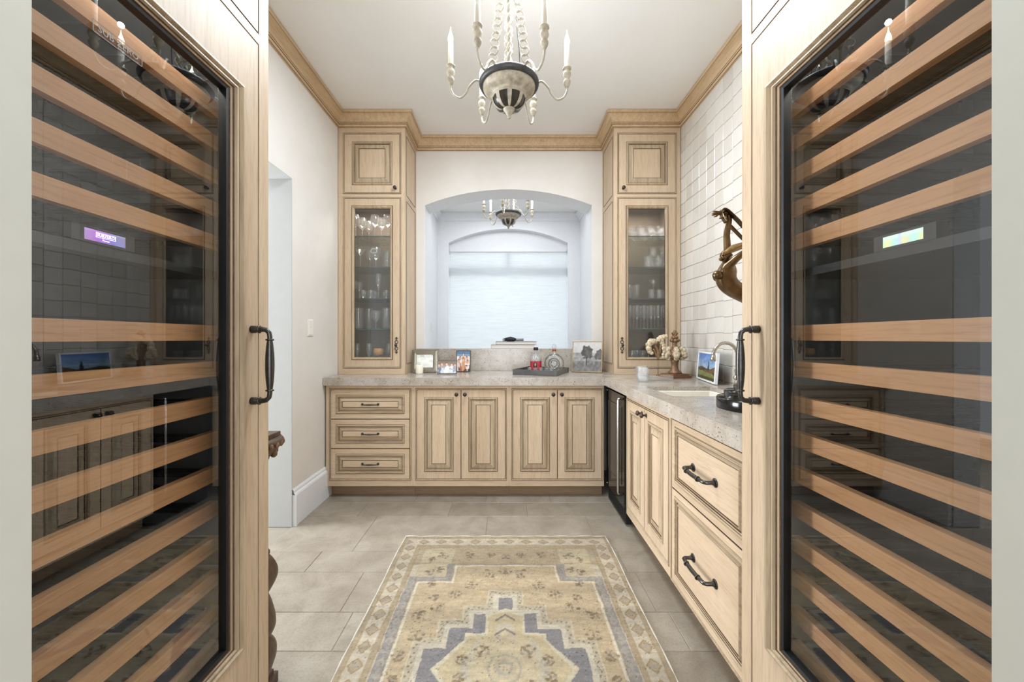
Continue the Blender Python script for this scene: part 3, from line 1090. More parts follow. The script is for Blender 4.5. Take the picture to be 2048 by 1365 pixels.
# ------------------------------------------------------------------ wine columns
def wine_column(name, label, loc, rz, far_right, depth, screen_fn, words):
    W = .77
    t = thing(name, label, 'wine fridge', loc, rz)
    X = (lambda s: W - s) if far_right else (lambda s: s)

    def span(a, b):
        return tuple(sorted((X(a), X(b))))

    def rect(a, b, c, d, y):
        x0, x1 = span(a, b)
        return (x0, x1, c, d, y)
    # carcass around the cold space
    c = MB()
    for a, b, y0, y1, z0, z1 in ((0, .05, .024, depth, 0.0, CEIL - .002), (.73, W, .024, depth, 0, CEIL - .002), (.05, .73, .024, depth, 1.96, CEIL - .002), (.05, .73, .024, depth, 0.0, .30), (.05, .73, .60, depth, .30, 1.96)):
        x0, x1 = span(a, b)
        c.box(x0, x1, y0, y1, z0, z1)
    c.build('body', ['oak'], t)
    # face frame strips around the appliance door and the doors above
    f = MB()
    for a, b, z0, z1 in ((0, .044, 0.1, CEIL - .002), (.734, W, 0.1, CEIL - .002), (.044, .734, 2.076, 2.104), (.044, .734, 2.99, CEIL - .002)):
        x0, x1 = span(a, b)
        f.box(x0, x1, 0, .022, z0, z1)
    f.build('face_frame', ['oak'], t)
    g = MB()
    for a, b, z0, z1 in ((.0435, .0475, 0.1, 2.076), (.0435, .0475, 2.104, 2.99), (.7305, .7345, .1, 2.076)):
        x0, x1 = span(a, b)
        g.box(x0, x1, .004, .022, z0, z1)
    g.box(*span(.046, .732), .004, .022, 2.0725, 2.0765)
    g.box(*span(.046, .732), .004, .022, 2.1035, 2.1075)
    g.build('painted_gap_shade', ['glaze_and_gap'], t)  # dark strips stand in for shade in the door gaps
    r = span(.048, .730) + (2.108, 2.988)
    front(t, 'upper_door', r, .06, .12)
    # appliance door: oak overlay, moulding, black gasket, glass
    d = MB()
    mo = (.105, .692, .345, 1.911)
    d.rects([rect(.048, .730, .1, 2.072, .022), rect(.048, .730, .1, 2.072, .001), rect(.0495, .7285, .1015, 2.0705, 0), rect(*mo, 0), rect(.107, .690, .347, 1.909, .003)], [1, 0, 0, 1], False, False)
    door = d.build('door', ['oak', 'glaze_and_gap'], t)
    q = MB()
    pr = [(0.002, .003), (.006, -.006), (.014, -.007), (.018, -.002), (.021, .002), (.024, .002), (.027, -.002), (.034, -.003), (.037, .003), (.040, .006), (.048, .006), (.0505, .009), (.053, .018)]
    q.rects([rect(mo[0] + a, mo[1] - a, mo[2] + a * .64, mo[3] - a * .66, y) for a, y in pr], [1, 0, 0, 0, 1, 0, 0, 0, 1, 0, 1, 1], False, False)
    q.build('moulding', ['oak_g', 'glaze_and_gap'], door)
    q = MB()
    q.rects([rect(.158, .639, .379, 1.876, .008), rect(.160, .637, .381, 1.874, .006), rect(.166, .631, .387, 1.868, .008), rect(.166, .631, .387, 1.868, .030), rect(.12, .68, .345, 1.91, .034), rect(.12, .68, .345, 1.91, .05)], 0, False, False)
    q.build('gasket', ['black_matte'], door)
    q = MB()
    q.rects([rect(.164, .633, .385, 1.870, .018)], 0, False, True)
    q.build('glass', ['fridge_glass'], door)
    inst(FPULL, 'handle', door, (X(.077), 0, 1.132))
    # liner
    l = MB()
    x0, x1 = span(.105, .695)
    a0, a1, b0, b1, y0, y1 = x0, x1, .32, 1.94, .055, .58
    l.add([(a0, y1, b0), (a1, y1, b0), (a1, y1, b1), (a0, y1, b1)], [(0, 1, 2, 3)], 0)
    l.add([(a0, y0, b0), (a1, y0, b0), (a1, y1, b0), (a0, y1, b0)], [(0, 1, 2, 3)], 0)
    l.add([(a0, y0, b1), (a1, y0, b1), (a1, y1, b1), (a0, y1, b1)], [(0, 1, 2, 3)], 0)
    far, near = (a1, a0) if far_right else (a0, a1)
    l.add([(far, y0, b0), (far, y1, b0), (far, y1, b1), (far, y0, b1)], [(0, 1, 2, 3)], 1)
    l.add([(near, y0, b0), (near, y1, b0), (near, y1, b1), (near, y0, b1)], [(0, 1, 2, 3)], 0)
    l.build('liner', ['liner', 'liner_steel'], t, merge=False)
    # shelves
    sx0, sx1 = span(.112, .688)
    fr = MB().box(sx0, sx1, .07, .09, -.041, 0).mesh('wine_shelf', ['shelf_oak'])
    rk = MB()
    for i in range(7):
        xx = sx0 + .03 + (sx1 - sx0 - .06) * i / 6
        rk.box(xx - .006, xx + .006, .091, .50, -.020, -.012)
    rk.box(sx0, sx0 + .01, .091, .52, -.03, -.008)
    rk.box(sx1 - .01, sx1, .091, .52, -.03, -.008)
    rk = rk.mesh('shelf_rack', ['black_matte'])
    for z in [1.861, 1.768, 1.676, 1.584, 1.492, 1.244] + [1.146 - .0965 * i for i in range(9)]:
        s = inst(fr, 'wine_shelf', t, (0, 0, z))
        inst(rk, 'shelf_rack', s)
    # control strip with the lit display
    cp = MB().box(sx0, sx1, .068, .50, 1.372, 1.392).build('zone_divider', ['black_matte'], t)
    xc = X(.415)
    cs = MB().box(xc - .06, xc + .06, .066, .09, 1.392, 1.424).build('control_panel', ['black_matte'], t)
    sm = inst(picture('display', .078, .022, screen_fn, 'screen', 24, 10), 'display', cs, (xc - .039, .065, 1.397))
    for body, size, dz in words:
        tm = text_mesh(body, size, 'lettering')
        tm.materials.append(M['white_glow'])
        inst(tm, 'lettering', cs, (xc, .0645, 1.4085 + dz), (PI / 2, 0, 0))
    if words:
        bx = MB()
        for a, b, c_, d_ in ((-.0185, .0185, .0058, .0064), (-.0185, .0185, -.0028, -.0022), (-.0185, -.0179, -.0028, .0064), (.0179, .0185, -.0028, .0064)):
            bx.box(xc + a, xc + b, .0642, .0648, 1.4085 + c_, 1.4085 + d_)
        bx.build('lettering_box', ['white_glow'], cs)
        # maker's mark etched on the glass
        xm = X(.437)
        tm = text_mesh('SUB ZERO', .017, 'etched_mark')
        tm.materials.append(M['etch_dim'])
        inst(tm, 'etched_mark', door, (xm, .0165, 1.777), (PI / 2, 0, 0))
        bx = MB()
        for a, b, c_, d_ in ((-.047, .047, .0105, .0115), (-.047, .047, -.0115, -.0105), (-.047, -.046, -.0115, .0115), (.046, .047, -.0115, .0115), (-.0015, -.0007, -.0115, .0115)):
            bx.box(xm + a, xm + b, .0162, .0168, 1.777 + c_, 1.777 + d_)
        bx.build('etched_mark_box', ['etch_dim'], door)
    MB().box(*span(.0, W), .06, .08, 0, .098).build('toe_kick', ['toe'], t)
    # interior lamp strip of the appliance
    la = bpy.data.lights.new('wine_fridge_lamp', 'AREA')
    la.shape = 'RECTANGLE'
    la.size, la.size_y, la.energy, la.color = .4, .03, .55, (1, .95, .88)
    lo = bpy.data.objects.new('interior_light', la)
    COL.objects.link(lo)
    lo.parent = t
    lo.location = (W / 2, .062, 1.92)
    return t


def screen_purple(U, V):
    a = np.stack([150 + 24 * np.sin(5 * U + 1), 112 + 18 * np.cos(7 * U), 190 + 16 * np.sin(3 * U + 2 * V)], -1)
    return np.clip(a + 18 * (V[..., None] > .85), 0, 255)


def screen_green(U, V):
    a = np.stack([200 + 22 * np.sin(14 * U), 226 + 8 * np.cos(6 * U), 196 - 24 * np.sin(14 * U)], -1)
    a[V > .68] = (206, 232, 222)
    a[np.abs(U - .44) < .05] = (200, 208, 232)
    return a


FA, FB, YE = .733, .719, 1.180
wine_column('wine_column', 'oak-framed wine fridge with lit purple display, at left of the opening', (-FA, YE - .77, 0), PI / 2, True, -FA - XL - .003, screen_purple, [('SUBZERO', .0078, .0018), ('Power', .0052, -.0068)])
wine_column('wine_column', 'oak-framed wine fridge with lit green display, beside the deep drawers', (FB, YE, 0), -PI / 2, False, XR - FB - .009, screen_green, [])


# ------------------------------------------------------------------ chandeliers
def bezier(pts, n=6):
    """Catmull-Rom through the points"""
    P = [Vector(p) for p in pts]
    P = [P[0] * 2 - P[1]] + P + [P[-1] * 2 - P[-2]]
    out = []
    for i in range(1, len(P) - 2):
        for k in range(n):
            t = k / n
            out.append(0.5 * ((2 * P[i]) + (P[i + 1] - P[i - 1]) * t + (2 * P[i - 1] - 5 * P[i] + 4 * P[i + 1] - P[i + 2]) * t * t + (3 * P[i] - P[i - 1] - 3 * P[i + 1] + P[i + 2]) * t ** 3))
    out.append(P[-2])
    return [tuple(p) for p in out]


def chandelier(name, label, loc, scale, rot, power):
    t = thing(name, label, 'chandelier', loc, rot)
    t.scale = (scale,) * 3
    top = (CEIL - loc[2]) / scale
    # bowl
    b = MB()
    b.lathe([(.074, .098), (.078, .101), (.079, .107), (.086, .109), (.100, .117), (.103, .118), (.110, .124), (.118, .134), (.120, .142), (.118, .146)], 40)
    b.build('bowl', ['cream'], t)
    b = MB()
    b.lathe([(.116, .143), (.124, .141), (.133, .146), (.1365, .154), (.1365, .162), (.132, .168), (.124, .170), (.06, .172), (.0005, .172)], 40)
    b.build('rim', ['char'], t)
    # cage dome with dark panes
    def dome(a):
        return (.030 + .044 * math.sin(a), .042 + .056 * (1 - math.cos(a)) / 1.0)
    prof = [dome(i * PI / 2 / 6) for i in range(7)]
    b = MB()
    n = 40
    nb = 8
    for k in range(nb):
        a0, a1 = 2 * PI * (k + .0) / nb - .13, 2 * PI * k / nb + .13
        lo = [[((r + .0025) * math.cos(a), (r + .0025) * math.sin(a), z) for a in (a0, (a0 + a1) / 2, a1)] for r, z in prof]
        b.loft(lo, 0, closed=False, smooth=True)
    b.lathe([(.070, .090), (.077, .093), (.078, .098), (.072, .101)], 40)
    b.lathe([(.028, .044), (.034, .044), (.036, .048), (.032, .052)], 24)
    b.build('cage', ['cream'], t, merge=False)
    for k in range(nb):
        p = MB()
        a0, a1 = 2 * PI * k / nb + .11, 2 * PI * (k + 1) / nb - .11
        lo = [[(r * math.cos(a0 + (a1 - a0) * j / 4), r * math.sin(a0 + (a1 - a0) * j / 4), z) for j in range(5)] for r, z in prof]
        p.loft(lo, 0, closed=False, smooth=True)
        p.build('pane', ['pane_dark'], t, merge=False)
    b = MB()
    b.lathe([(.0005, 0), (.006, .001), (.009, .007), (.007, .014), (.011, .018), (.019, .030), (.021, .036), (.026, .038), (.027, .043), (.030, .046), (.0005, .047)], 20)
    b.build('finial', ['cream'], t)
    # arms
    path = bezier([(.128, 0, .160), (.140, 0, .172), (.157, 0, .170), (.184, 0, .141), (.195, 0, .116), (.222, 0, .091), (.252, 0, .104), (.266, 0, .132), (.266, 0, .152)], 4)
    arm = MB().tube(path, .0048, 8)
    arm = arm.mesh('arm', ['cream_met'])
    cup = MB().lathe([(.0005, .150), (.008, .150), (.009, .155), (.012, .158), (.016, .170), (.0165, .176), (.011, .186), (.012, .189), (.0185, .203), (.018, .213), (.012, .226), (.013, .229), (.020, .233), (.0205, .236), (.012, .238), (.0005, .238)], 18, (.266, 0, 0)).mesh('candle_cup', ['cream'])
    can = MB().lathe([(.012, .236), (.0118, .345), (.009, .347), (.0005, .347)], 14, (.266, 0, 0)).mesh('candle_sleeve', ['candle'])
    bul = MB().lathe([(.007, .345), (.012, .352), (.0125, .362), (.009, .376), (.004, .390), (.0015, .408), (.0004, .414)], 12, (.266, 0, 0)).mesh('bulb', ['bulb'])
    for k in range(6):
        a = k * PI / 3
        ao = inst(arm, 'arm', t, (0, 0, 0), (0, 0, a))
        inst(cup, 'candle_cup', ao)
        inst(can, 'candle_sleeve', ao)
        inst(bul, 'bulb', ao)
        pl = bpy.data.lights.new('candle_light', 'POINT')
        pl.energy = power
        pl.color = (0.88, 0.94, 1.0)
        pl.shadow_soft_size = .012
        po = bpy.data.objects.new('candle_light', pl)
        COL.objects.link(po)
        po.parent = t
        po.location = (.266 * math.cos(a), .266 * math.sin(a), .435)
    # hooks, chains, rope and cord
    link = MB().torus((0, 0, 0), .0195, .0032, 18, 6).mesh('chain_link', ['cream_met'])
    for k in range(3):
        a = PI / 2 + k * 2 * PI / 3
        dx, dy = math.cos(a), math.sin(a)
        hk = bezier([(dx * .105, dy * .105, .168), (dx * .104, dy * .104, .192), (dx * .09, dy * .09, .206), (dx * .075, dy * .075, .20)], 4)
        MB().tube(hk, .004, 7).build('hook', ['cream_met'], t)
        z, i = .212, 0
        while z < top - .06:
            u = (z - .212) / (top - .06 - .212)
            rr = .088 * (1 - u) + .012 * u
            inst(link, 'chain_link', t, (dx * rr, dy * rr, z), (0, 0, (.35 if i % 2 else -.45)))
            z += .0345
            i += 1
    rp = MB()
    for s in (0, PI):
        pts = []
        nt = 60
        for i in range(nt + 1):
            z = .17 + (top - .19) * i / nt
            pts.append((.0065 * math.cos(s + z * 70), .0065 * math.sin(s + z * 70), z))
        rp.tube(pts, .0062, 7)
    rp.build('rope', ['cream'], t)
    cd = bezier([(.05, .03, .172), (.052, .03, .25), (.046, .02, .35), (.035, .015, .45), (.012, .01, top - .03)], 5)
    MB().tube(cd, .0025, 6).build('cord', ['char'], t)
    MB().lathe([(.0005, top - .045), (.03, top - .045), (.05, top - .03), (.06, top - .008), (.06, top - .001)], 24).build('canopy', ['cream'], t)
    return t


chandelier('chandelier', 'cream six-arm candle chandelier with dark-rimmed bowl, hanging near the ceiling', (.007, 1.76, 2.213), 1.0, .03, .5)
chandelier('chandelier', 'smaller-looking candle chandelier seen through the arched opening', (.011, 4.55, 2.50), 1.12, .3, .1)


# ------------------------------------------------------------------ rug
def make_rug():
    X0, X1, YA, YBk = -.618, .598, .46, 2.333
    cx, hw, L = (X0 + X1) / 2, (X1 - X0) / 2, YBk - YA
    nx, ny = 304, 468
    us = np.linspace(-hw, hw, nx + 1)
    vs = np.linspace(0, L, ny + 1)          # distance from the far edge
    U, V = np.meshgrid(us, vs)
    rs = np.random.RandomState(3)

    def smooth(sx, sy, seed):
        r = np.random.RandomState(seed).rand(int(L / sy) + 3, int(2 * hw / sx) + 3)
        fx, fy = (U + hw) / sx, V / sy
        i, j = fx.astype(int), fy.astype(int)
        a, b = fx - i, fy - j
        return r[j, i] * (1 - a) * (1 - b) + r[j, i + 1] * a * (1 - b) + r[j + 1, i] * (1 - a) * b + r[j + 1, i + 1] * a * b
    wob = (smooth(.05, .05, 1) - .5) * .008
    v = np.minimum(V, L - V) + wob
    a = np.abs(U) + (smooth(.04, .06, 2) - .5) * .008
    GOLD, CREAM, BEIGE, BLUE, LIL = [np.array(c, float) for c in ((192, 173, 143), (196, 184, 164), (172, 156, 131), (135, 131, 133), (168, 160, 149))]
    C = np.empty(U.shape + (3,))
    C[:] = GOLD

    def put(mask, col, k=1.0):
        C[mask] = C[mask] * (1 - k) + col * k
    # outer borders
    put((a > .455) | (v < .14), CREAM)
    put((a > .585) | (v < .028), BEIGE)
    put(((a > .49) & (a < .51) & (v > .1)) | ((v > .105) & (v < .135) & (a < .51)), BEIGE)
    # diamonds in the border
    def diamonds(p, q, per, wid, hei):
        ph = np.mod(p, per) - per / 2
        return (np.abs(ph) / hei + np.abs(q) / wid)
    d = diamonds(V, a - .548, .088, .030, .036)
    side = (a > .512) & (a < .584) & (v > .07)
    put(side & (d < 1.0), BEIGE, .9)
    put(side & (d < 1.0) & (d > .78), np.array((158, 136, 106.)), .8)
    put(side & (d < .35), LIL, .8)
    d = diamonds(U + .03, v - .066, .1, .026, .036)
    topb = (v > .03) & (v < .103) & (a < .58)
    put(topb & (d < 1.0), BEIGE, .9)
    put(topb & (d < 1.0) & (d > .75), np.array((158, 138, 110.)), .8)
    put(topb & (d < .35), LIL, .7)
    # beige end band and inner blue border
    put((v >= .14) & (v < .295) & (a < .49), BEIGE, .75)
    put((v >= .14) & (v < .425) & (a > .29) & (a < .455), np.array((194, 180, 152.)), .9)
    bl = ((a > .44) & (a < .483) & (v > .40)) | ((v > .395) & (v < .432) & (a > .275) & (a < .483)) | ((a > .268) & (a < .305) & (v > .285) & (v < .432)) | ((v > .288) & (v < .297) & (a < .29))
    put(bl, BLUE, .66)
    # links in the blue border
    dd = np.minimum(diamonds(V, a - .461, .052, .020, .025), 9)
    put(bl & (a > .44) & (dd < 1) & (dd > .3), LIL, .9)
    dd = diamonds(U, v - .413, .052, .018, .025)
    put((v > .395) & (v < .432) & (a > .3) & (a < .44) & (dd < 1), LIL, .9)
    put(((np.abs(a - .432) < .006) & (v > .44)) | ((np.abs(v - .440) < .005) & (a > .262) & (a < .436)) | ((np.abs(a - .260) < .005) & (v > .30) & (v < .445)) | ((np.abs(v - .305) < .004) & (a < .262)), np.array((214, 204, 182.)), .9)
    # medallion: stepped outline, blue body, cream heart
    def stepped(g):
        return ((a < .032 + g) & (v > .555 - g)) | ((a < .133 + g) & (v > .658 - g)) | ((a < .228 + g) & (v > .742 - g)) | ((a < .312 + g) & (v > .846 - g))
    put(stepped(.052), np.array((206, 194, 168.)), .8)
    put(stepped(.046), np.array((186, 175, 154.)), .8)
    put(stepped(.022), np.array((206, 196, 176.)), .9)
    dot = (np.mod(U + V * .5, .021) < .008) & (np.mod(V - U * .3, .021) < .009)
    put(stepped(.042) & ~stepped(.026) & dot, np.array((128, 112, 92.)), .8)
    S = stepped(0)
    put(S, BLUE, .92)
    slope1 = (a < np.clip((v - .625) / .035, 0, 1) * .082) & (v > .626)
    heart = (slope1 & (v < .768)) | ((a < .164) & (v >= .768) & (v < .80)) | ((v >= .80) & (a < .164 + np.clip((v - .80) / .135, 0, 1) * .105))
    put(heart, np.array((208, 197, 172.)))
    def inset_heart(e):
        s1 = a < np.clip((v - .625 - e * 1.3) / .035, 0, 1) * .082 - e * .9
        return (s1 & (v < .768 + e)) | ((a < .164 - e) & (v >= .768 + e) & (v < .80)) | ((v >= .80) & (a < .164 - e + np.clip((v - .80) / .135, 0, 1) * (.105 - e)))
    put(inset_heart(.012), np.array((198, 182, 149.)))
    put(inset_heart(.05), np.array((194, 184, 164.)), .8)
    put(inset_heart(.07), np.array((200, 184, 152.)), .8)
    r8 = np.maximum(np.abs(U), np.abs(v - .935)) * .75 + (np.abs(U) + np.abs(v - .935)) * .4
    put((r8 < .075) & (r8 > .066), LIL, .7)
    put((r8 < .05), np.array((188, 174, 148.)), .8)
    put((np.abs(r8 - .03) < .006), LIL, .7)
    # chevrons
    for vc in (.665, .745):
        put((np.abs((v - vc) - np.abs(U) * .8) < .006) & (np.abs(U) < .042), np.array((120, 110, 108.)), .75)
    # scattered flower heads
    BR = np.array((146, 127, 100.))
    fl = [(0, .355, .034), (.085, .375, .036), (.165, .46, .034), (.235, .53, .034), (.345, .34, .03), (.39, .36, .024), (.36, .45, .024), (.30, .62, .034), (.38, .66, .03), (.08, .20, .026), (.0, .215, .024), (.2, .205, .028), (.345, .21, .03), (.40, .25, .024), (.36, .78, .03), (.40, .88, .028), (.33, .55, .022), (.09, .86, .03), (.16, .9, .026)]
    fr_ = np.random.RandomState(31)
    for fu, fv, fr in fl:
        for q in range(15):
            an, rd = fr_.uniform(0, 2 * PI), fr * math.sqrt(fr_.uniform(.02, 1))
            e = np.hypot((a - fu - rd * math.cos(an)) / fr_.uniform(.7, 1.6), v - fv - rd * math.sin(an))
            put(e < fr_.uniform(.003, .0075), np.array((128, 112, 90.)) if q % 3 else LIL, .75)
        put((np.abs(a - fu) < .0035) & (np.abs(v - fv) < fr * .9), BR, .5)
        rr = np.hypot(a - fu, (v - fv))
        th = np.arctan2(v - fv, a - fu)
        k = rr / fr
        pet = (k < 1) & (np.cos(6 * th) > -.1) & (k > .35)
        put(pet, BR, .16)
        put((k < .22), np.array((130, 116, 110.)), .6)
        put((k > .9) & (k < 1.0), BR, .22)
    # thin guard lines
    for q in (.512, .584, .49):
        put((np.abs(a - q) < .003) & (v > .1), np.array((168, 146, 112.)), .7)
    for q in (.03, .104, .137, .28):
        put((np.abs(v - q) < .003) & (a < .5), np.array((168, 146, 112.)), .7)
    # abrash, worn speckle
    C *= (0.90 + .17 * smooth(.6, .05, 5))[..., None]
    C *= (0.95 + .10 * smooth(.03, .012, 6))[..., None]
    C *= (0.97 + .06 * rs.rand(*U.shape))[..., None]
    C *= (0.965 + .07 * smooth(.05, .004, 21))[..., None]
    C *= (0.955 + .09 * smooth(.006, .006, 22))[..., None]
    sp = (rs.rand(*U.shape) > .975) & (smooth(.12, .1, 8) > .5)
    C[sp] *= .7
    sp2 = (rs.rand(*U.shape) > .93) & bl
    C[sp2] = C[sp2] * .4 + np.array((190, 176, 150.)) * .6
    sp2 = (rs.rand(*U.shape) > .93) & S & ~heart
    C[sp2] = C[sp2] * .5 + np.array((180, 168, 150.)) * .5
    C[(rs.rand(*U.shape) > .997)] *= .55
    C *= .885
    # geometry: very slightly uneven edges
    ex = (np.interp(V, np.linspace(0, L, 14), np.random.RandomState(9).uniform(-.006, .006, 14))) * (np.abs(U) / hw) ** 6
    Z = .008 + .0015 * smooth(.15, .15, 11)
    P = np.stack([cx + U + ex * np.sign(U), YBk - V, Z], -1).reshape(-1, 3)
    n = nx + 1
    ii = np.arange(ny)[:, None] * n + np.arange(nx)[None, :]
    F = np.stack([ii + n, ii + n + 1, ii + 1, ii], -1).reshape(-1, 4)
    me = bpy.data.meshes.new('rug_pile')
    me.from_pydata(P.tolist(), [], F.tolist())
    rgb = np.clip(C.reshape(-1, 3) / 255, 0, 1)
    rgb = np.where(rgb <= .04045, rgb / 12.92, ((rgb + .055) / 1.055) ** 2.4)
    col = np.ones((len(P), 4), np.float32)
    col[:, :3] = rgb
    at = me.color_attributes.new('print', 'FLOAT_COLOR', 'POINT')
    at.data.foreach_set('color', col.ravel())
    me.materials.append(M['rug'])
    t = thing('rug', 'faded gold and grey-blue medallion rug lying on the stone floor', 'rug', (0, 0, .0005))
    inst(me, 'pile', t)
    # pale selvedge along the edges
    for s in (-1, 1):
        pts = [(cx + s * hw + s * float(np.interp(d, np.linspace(0, L, 14), np.random.RandomState(9).uniform(-.006, .006, 14))), YBk - d, .006) for d in np.linspace(0, L, 40)]
        MB().tube(pts, [.0042 + .0012 * math.sin(i * 2.1) for i in range(40)], 7).build('selvedge', ['fringe'], t)
    for yy in (YBk, YA):
        pts = [(x, yy + .003 * math.sin(i * 1.3), .006) for i, x in enumerate(np.linspace(X0, X1, 40))]
        MB().tube(pts, [.0055 + .0015 * math.sin(i * 1.7) for i in range(40)], 7).build('fringe', ['fringe'], t)


make_rug()

# ------------------------------------------------------------------ light switch plates
sw = thing('switch_plate', 'white light switch plate on the left plaster wall', 'switch', (XL, 2.70, 1.282), PI / 2)
q = MB()
q.rects([(-.036, .036, -.058, .058, -.0005), (-.036, .036, -.058, .058, -.004), (-.033, .033, -.055, .055, -.006)], 0, False, True)
q.build('plate', ['switch'], sw)
for z in (-.026, .026):
    MB().box(-.016, .016, -.0085, -.006, z - .021, z + .021).build('rocker', ['switch'], sw)
sw = thing('switch_plate', 'white light switch plate far behind the arched opening', 'switch', (FX0, 5.25, 1.36), PI / 2)
q = MB()
q.rects([(-.06, .06, -.058, .058, -.0005), (-.06, .06, -.058, .058, -.004), (-.057, .057, -.055, .055, -.006)], 0, False, True)
q.build('plate', ['switch'], sw)
for x in (-.027, .027):
    MB().box(x - .014, x + .014, -.0085, -.006, -.03, .03).build('rocker', ['switch'], sw)


# ------------------------------------------------------------------ framed photographs
def blob_people(people, bgf):
    def fn(U, V):
        C = bgf(U, V)
        for (cx, cz, s, skin, hair, shirt) in people:
            m = (np.abs(U - cx) < s * 1.25 * np.clip((cz - s * .8 - V) * 6 + .5, 0, 1)) & (V < cz - s * .6)
            C[m & (noise2(U, V, 11, 3) > .35)] = shirt
            C[np.hypot((U - cx) / (s * .80), (V - cz - s * .18) / (s * 1.25)) < 1] = hair
            C[np.hypot((U - cx) / (s * .60), (V - cz + s * .1) / (s * .95)) < 1] = skin
        return C
    return fn


def bg_const(top, bot):
    def f(U, V):
        return np.array(bot, float) * (1 - V[..., None]) + np.array(top, float) * V[..., None]
    return f


def noise2(U, V, f, seed):
    r = np.random.RandomState(seed).rand(40, 40)
    x, y = (U * f) % 38, (V * f) % 38
    i, j = x.astype(int), y.astype(int)
    a, b = x - i, y - j
    return r[j, i] * (1 - a) * (1 - b) + r[j, i + 1] * a * (1 - b) + r[j + 1, i] * (1 - a) * b + r[j + 1, i + 1] * a * b


def pale_photo(U, V):
    n = noise2(U, V, 6, 4)
    C = np.stack([214 + 40 * n, 216 + 36 * n, 206 + 40 * n], -1)
    C[(V > .8) & (n > .4)] *= .82
    return C


def landscape(U, V):
    n = noise2(U, V, 14, 5)
    C = np.stack([60 + 120 * (1 - V) + 60 * n, 110 + 90 * (1 - V) + 40 * n, 190 + 20 * n], -1)
    hz = .42 + .06 * np.sin(U * 7) + .16 * np.clip(U - .3, 0, 1)
    C[V < hz] = (64, 58, 44)
    C[(V < hz) & (n > .5)] = (110, 84, 60)
    g = V < .34 - .1 * U
    C[g] = np.stack([104 + 40 * n, 110 + 36 * n, 70 + 20 * n], -1)[g]
    C[V < .12] *= .6
    C[(np.abs(U - .62) < .05 * np.clip((.78 - V) * 3, 0, 1)) & (V > .4)] = (40, 48, 50)
    return C


def bw_tree(U, V):
    n = noise2(U, V, 16, 6)
    g = 168 + 30 * V + 14 * n
    g = np.where(V < .62, 128 + 50 * n, g)
    g = np.where(V < .35, 100 + 50 * n, g)
    tree = np.hypot((U - .5) / .20, (V - .64) / .23) + .45 * (n - .5) < 1
    g = np.where(tree, 72 + 36 * n, g)
    tree = np.hypot((U - .92) / .15, (V - .56) / .18) + .45 * (n - .5) < 1
    g = np.where(tree, 80 + 36 * n, g)
    g = np.where((np.abs(U - .49) < .014) & (V < .5) & (V > .2), 62, g)
    return np.stack([g, g * .985, g * .975], -1)


def photo_frame(name, label, loc, rz, lean, w, h, b, fmat, fn, bead_row=False, th=.012, b2=None):
    """frame standing on its lower edge; origin at the lower middle; leans back about x"""
    t = thing(name, label, 'photo frame', (loc[0], loc[1], loc[2] + th * math.sin(lean) + .0005))
    t.rotation_euler = (-lean, 0, rz)
    b2 = b if b2 is None else b2
    q = MB()
    o = (-w / 2, w / 2, 0, h)
    q.rects([(o[0], o[1], o[2], o[3], th), (o[0], o[1], o[2], o[3], .002), ins(o, .002, 0), ins(o, b * .6, -.003 if bead_row else 0), ins(o, b - .002, 0), ins(o, b, .003), ins(o, b, .005)], 0, True, False)
    q.build('frame', [fmat], t)
    inst(picture('photo', w - 2 * b, h - 2 * b, fn, 'print'), 'photo', t, (-w / 2 + b, .0045, b))
    q = MB().box(-w / 2 + b * .5, w / 2 - b * .5, th - .003, th, b * .5, h - b * .5)
    q.build('backing', ['black_matte'], t)
    # strut
    sz = (th + .003 + h * .28) * math.tan(lean) + .001
    q = MB()
    q.add([(-.012, th, h * .62), (.012, th, h * .62), (.02, th + h * .28, sz), (-.02, th + h * .28, sz)], [(0, 1, 2, 3)])
    q.add([(-.012, th + .003, h * .62), (.012, th + .003, h * .62), (.02, th + .003 + h * .28, sz), (-.02, th + .003 + h * .28, sz)], [(0, 1, 2, 3)])
    q.build('strut', ['black_matte'], t)
    if bead_row:
        bd = MB()
        for row in (.004, b * .45):
            r = ins(o, row, 0)
            p = .0075
            nx, nz = int((r[1] - r[0]) / p), int((r[3] - r[2]) / p)
            for i in range(nx + 1):
                for z in (r[2], r[3]):
                    bd.ball((r[0] + (r[1] - r[0]) * i / nx, -.003, z), .0031, 6, 4)
            for i in range(1, nz):
                for x in (r[0], r[1]):
                    bd.ball((x, -.003, r[2] + (r[3] - r[2]) * i / nz), .0031, 6, 4)
        o2 = bd.build('beading', ['pewter'], t, merge=False)
        o2['kind'] = 'stuff'
    return t


Z0 = CT + .001
photo_frame('photo_frame', 'beaded pewter frame with a pale photo, behind the ivory candle', (-.705, 3.27, Z0 + .002), .06, .14, .222, .195, .042, 'pewter', pale_photo, True)
skin, hair = (222, 180, 156), (96, 66, 50)
ppl = [(.22, .66, .11, skin, (150, 110, 76), (206, 212, 220)), (.48, .68, .11, skin, (120, 84, 58), (238, 238, 240)), (.76, .64, .1, skin, hair, (226, 228, 232)), (.93, .62, .09, skin, hair, (150, 158, 170)), (.07, .6, .1, skin, hair, (120, 128, 142))]
photo_frame('photo_frame', 'clear-edged frame with a wide photo of a seated group in white', (-.493, 3.12, Z0 + .001), .0, .16, .165, .122, .008, 'acrylic', blob_people(ppl, bg_const((110, 96, 84), (216, 220, 226))), th=.014)


def beach(U, V):
    n = noise2(U, V, 12, 9)
    C = np.stack([210 + 30 * n, 196 + 30 * n, 186 + 30 * n], -1)
    C[V > .74] = (120, 150, 176)
    C[V > .86] = (86, 120, 150)
    C[V < .22] = (96, 84, 74)
    C[(V < .3) & (n > .45)] = (52, 52, 58)
    return C


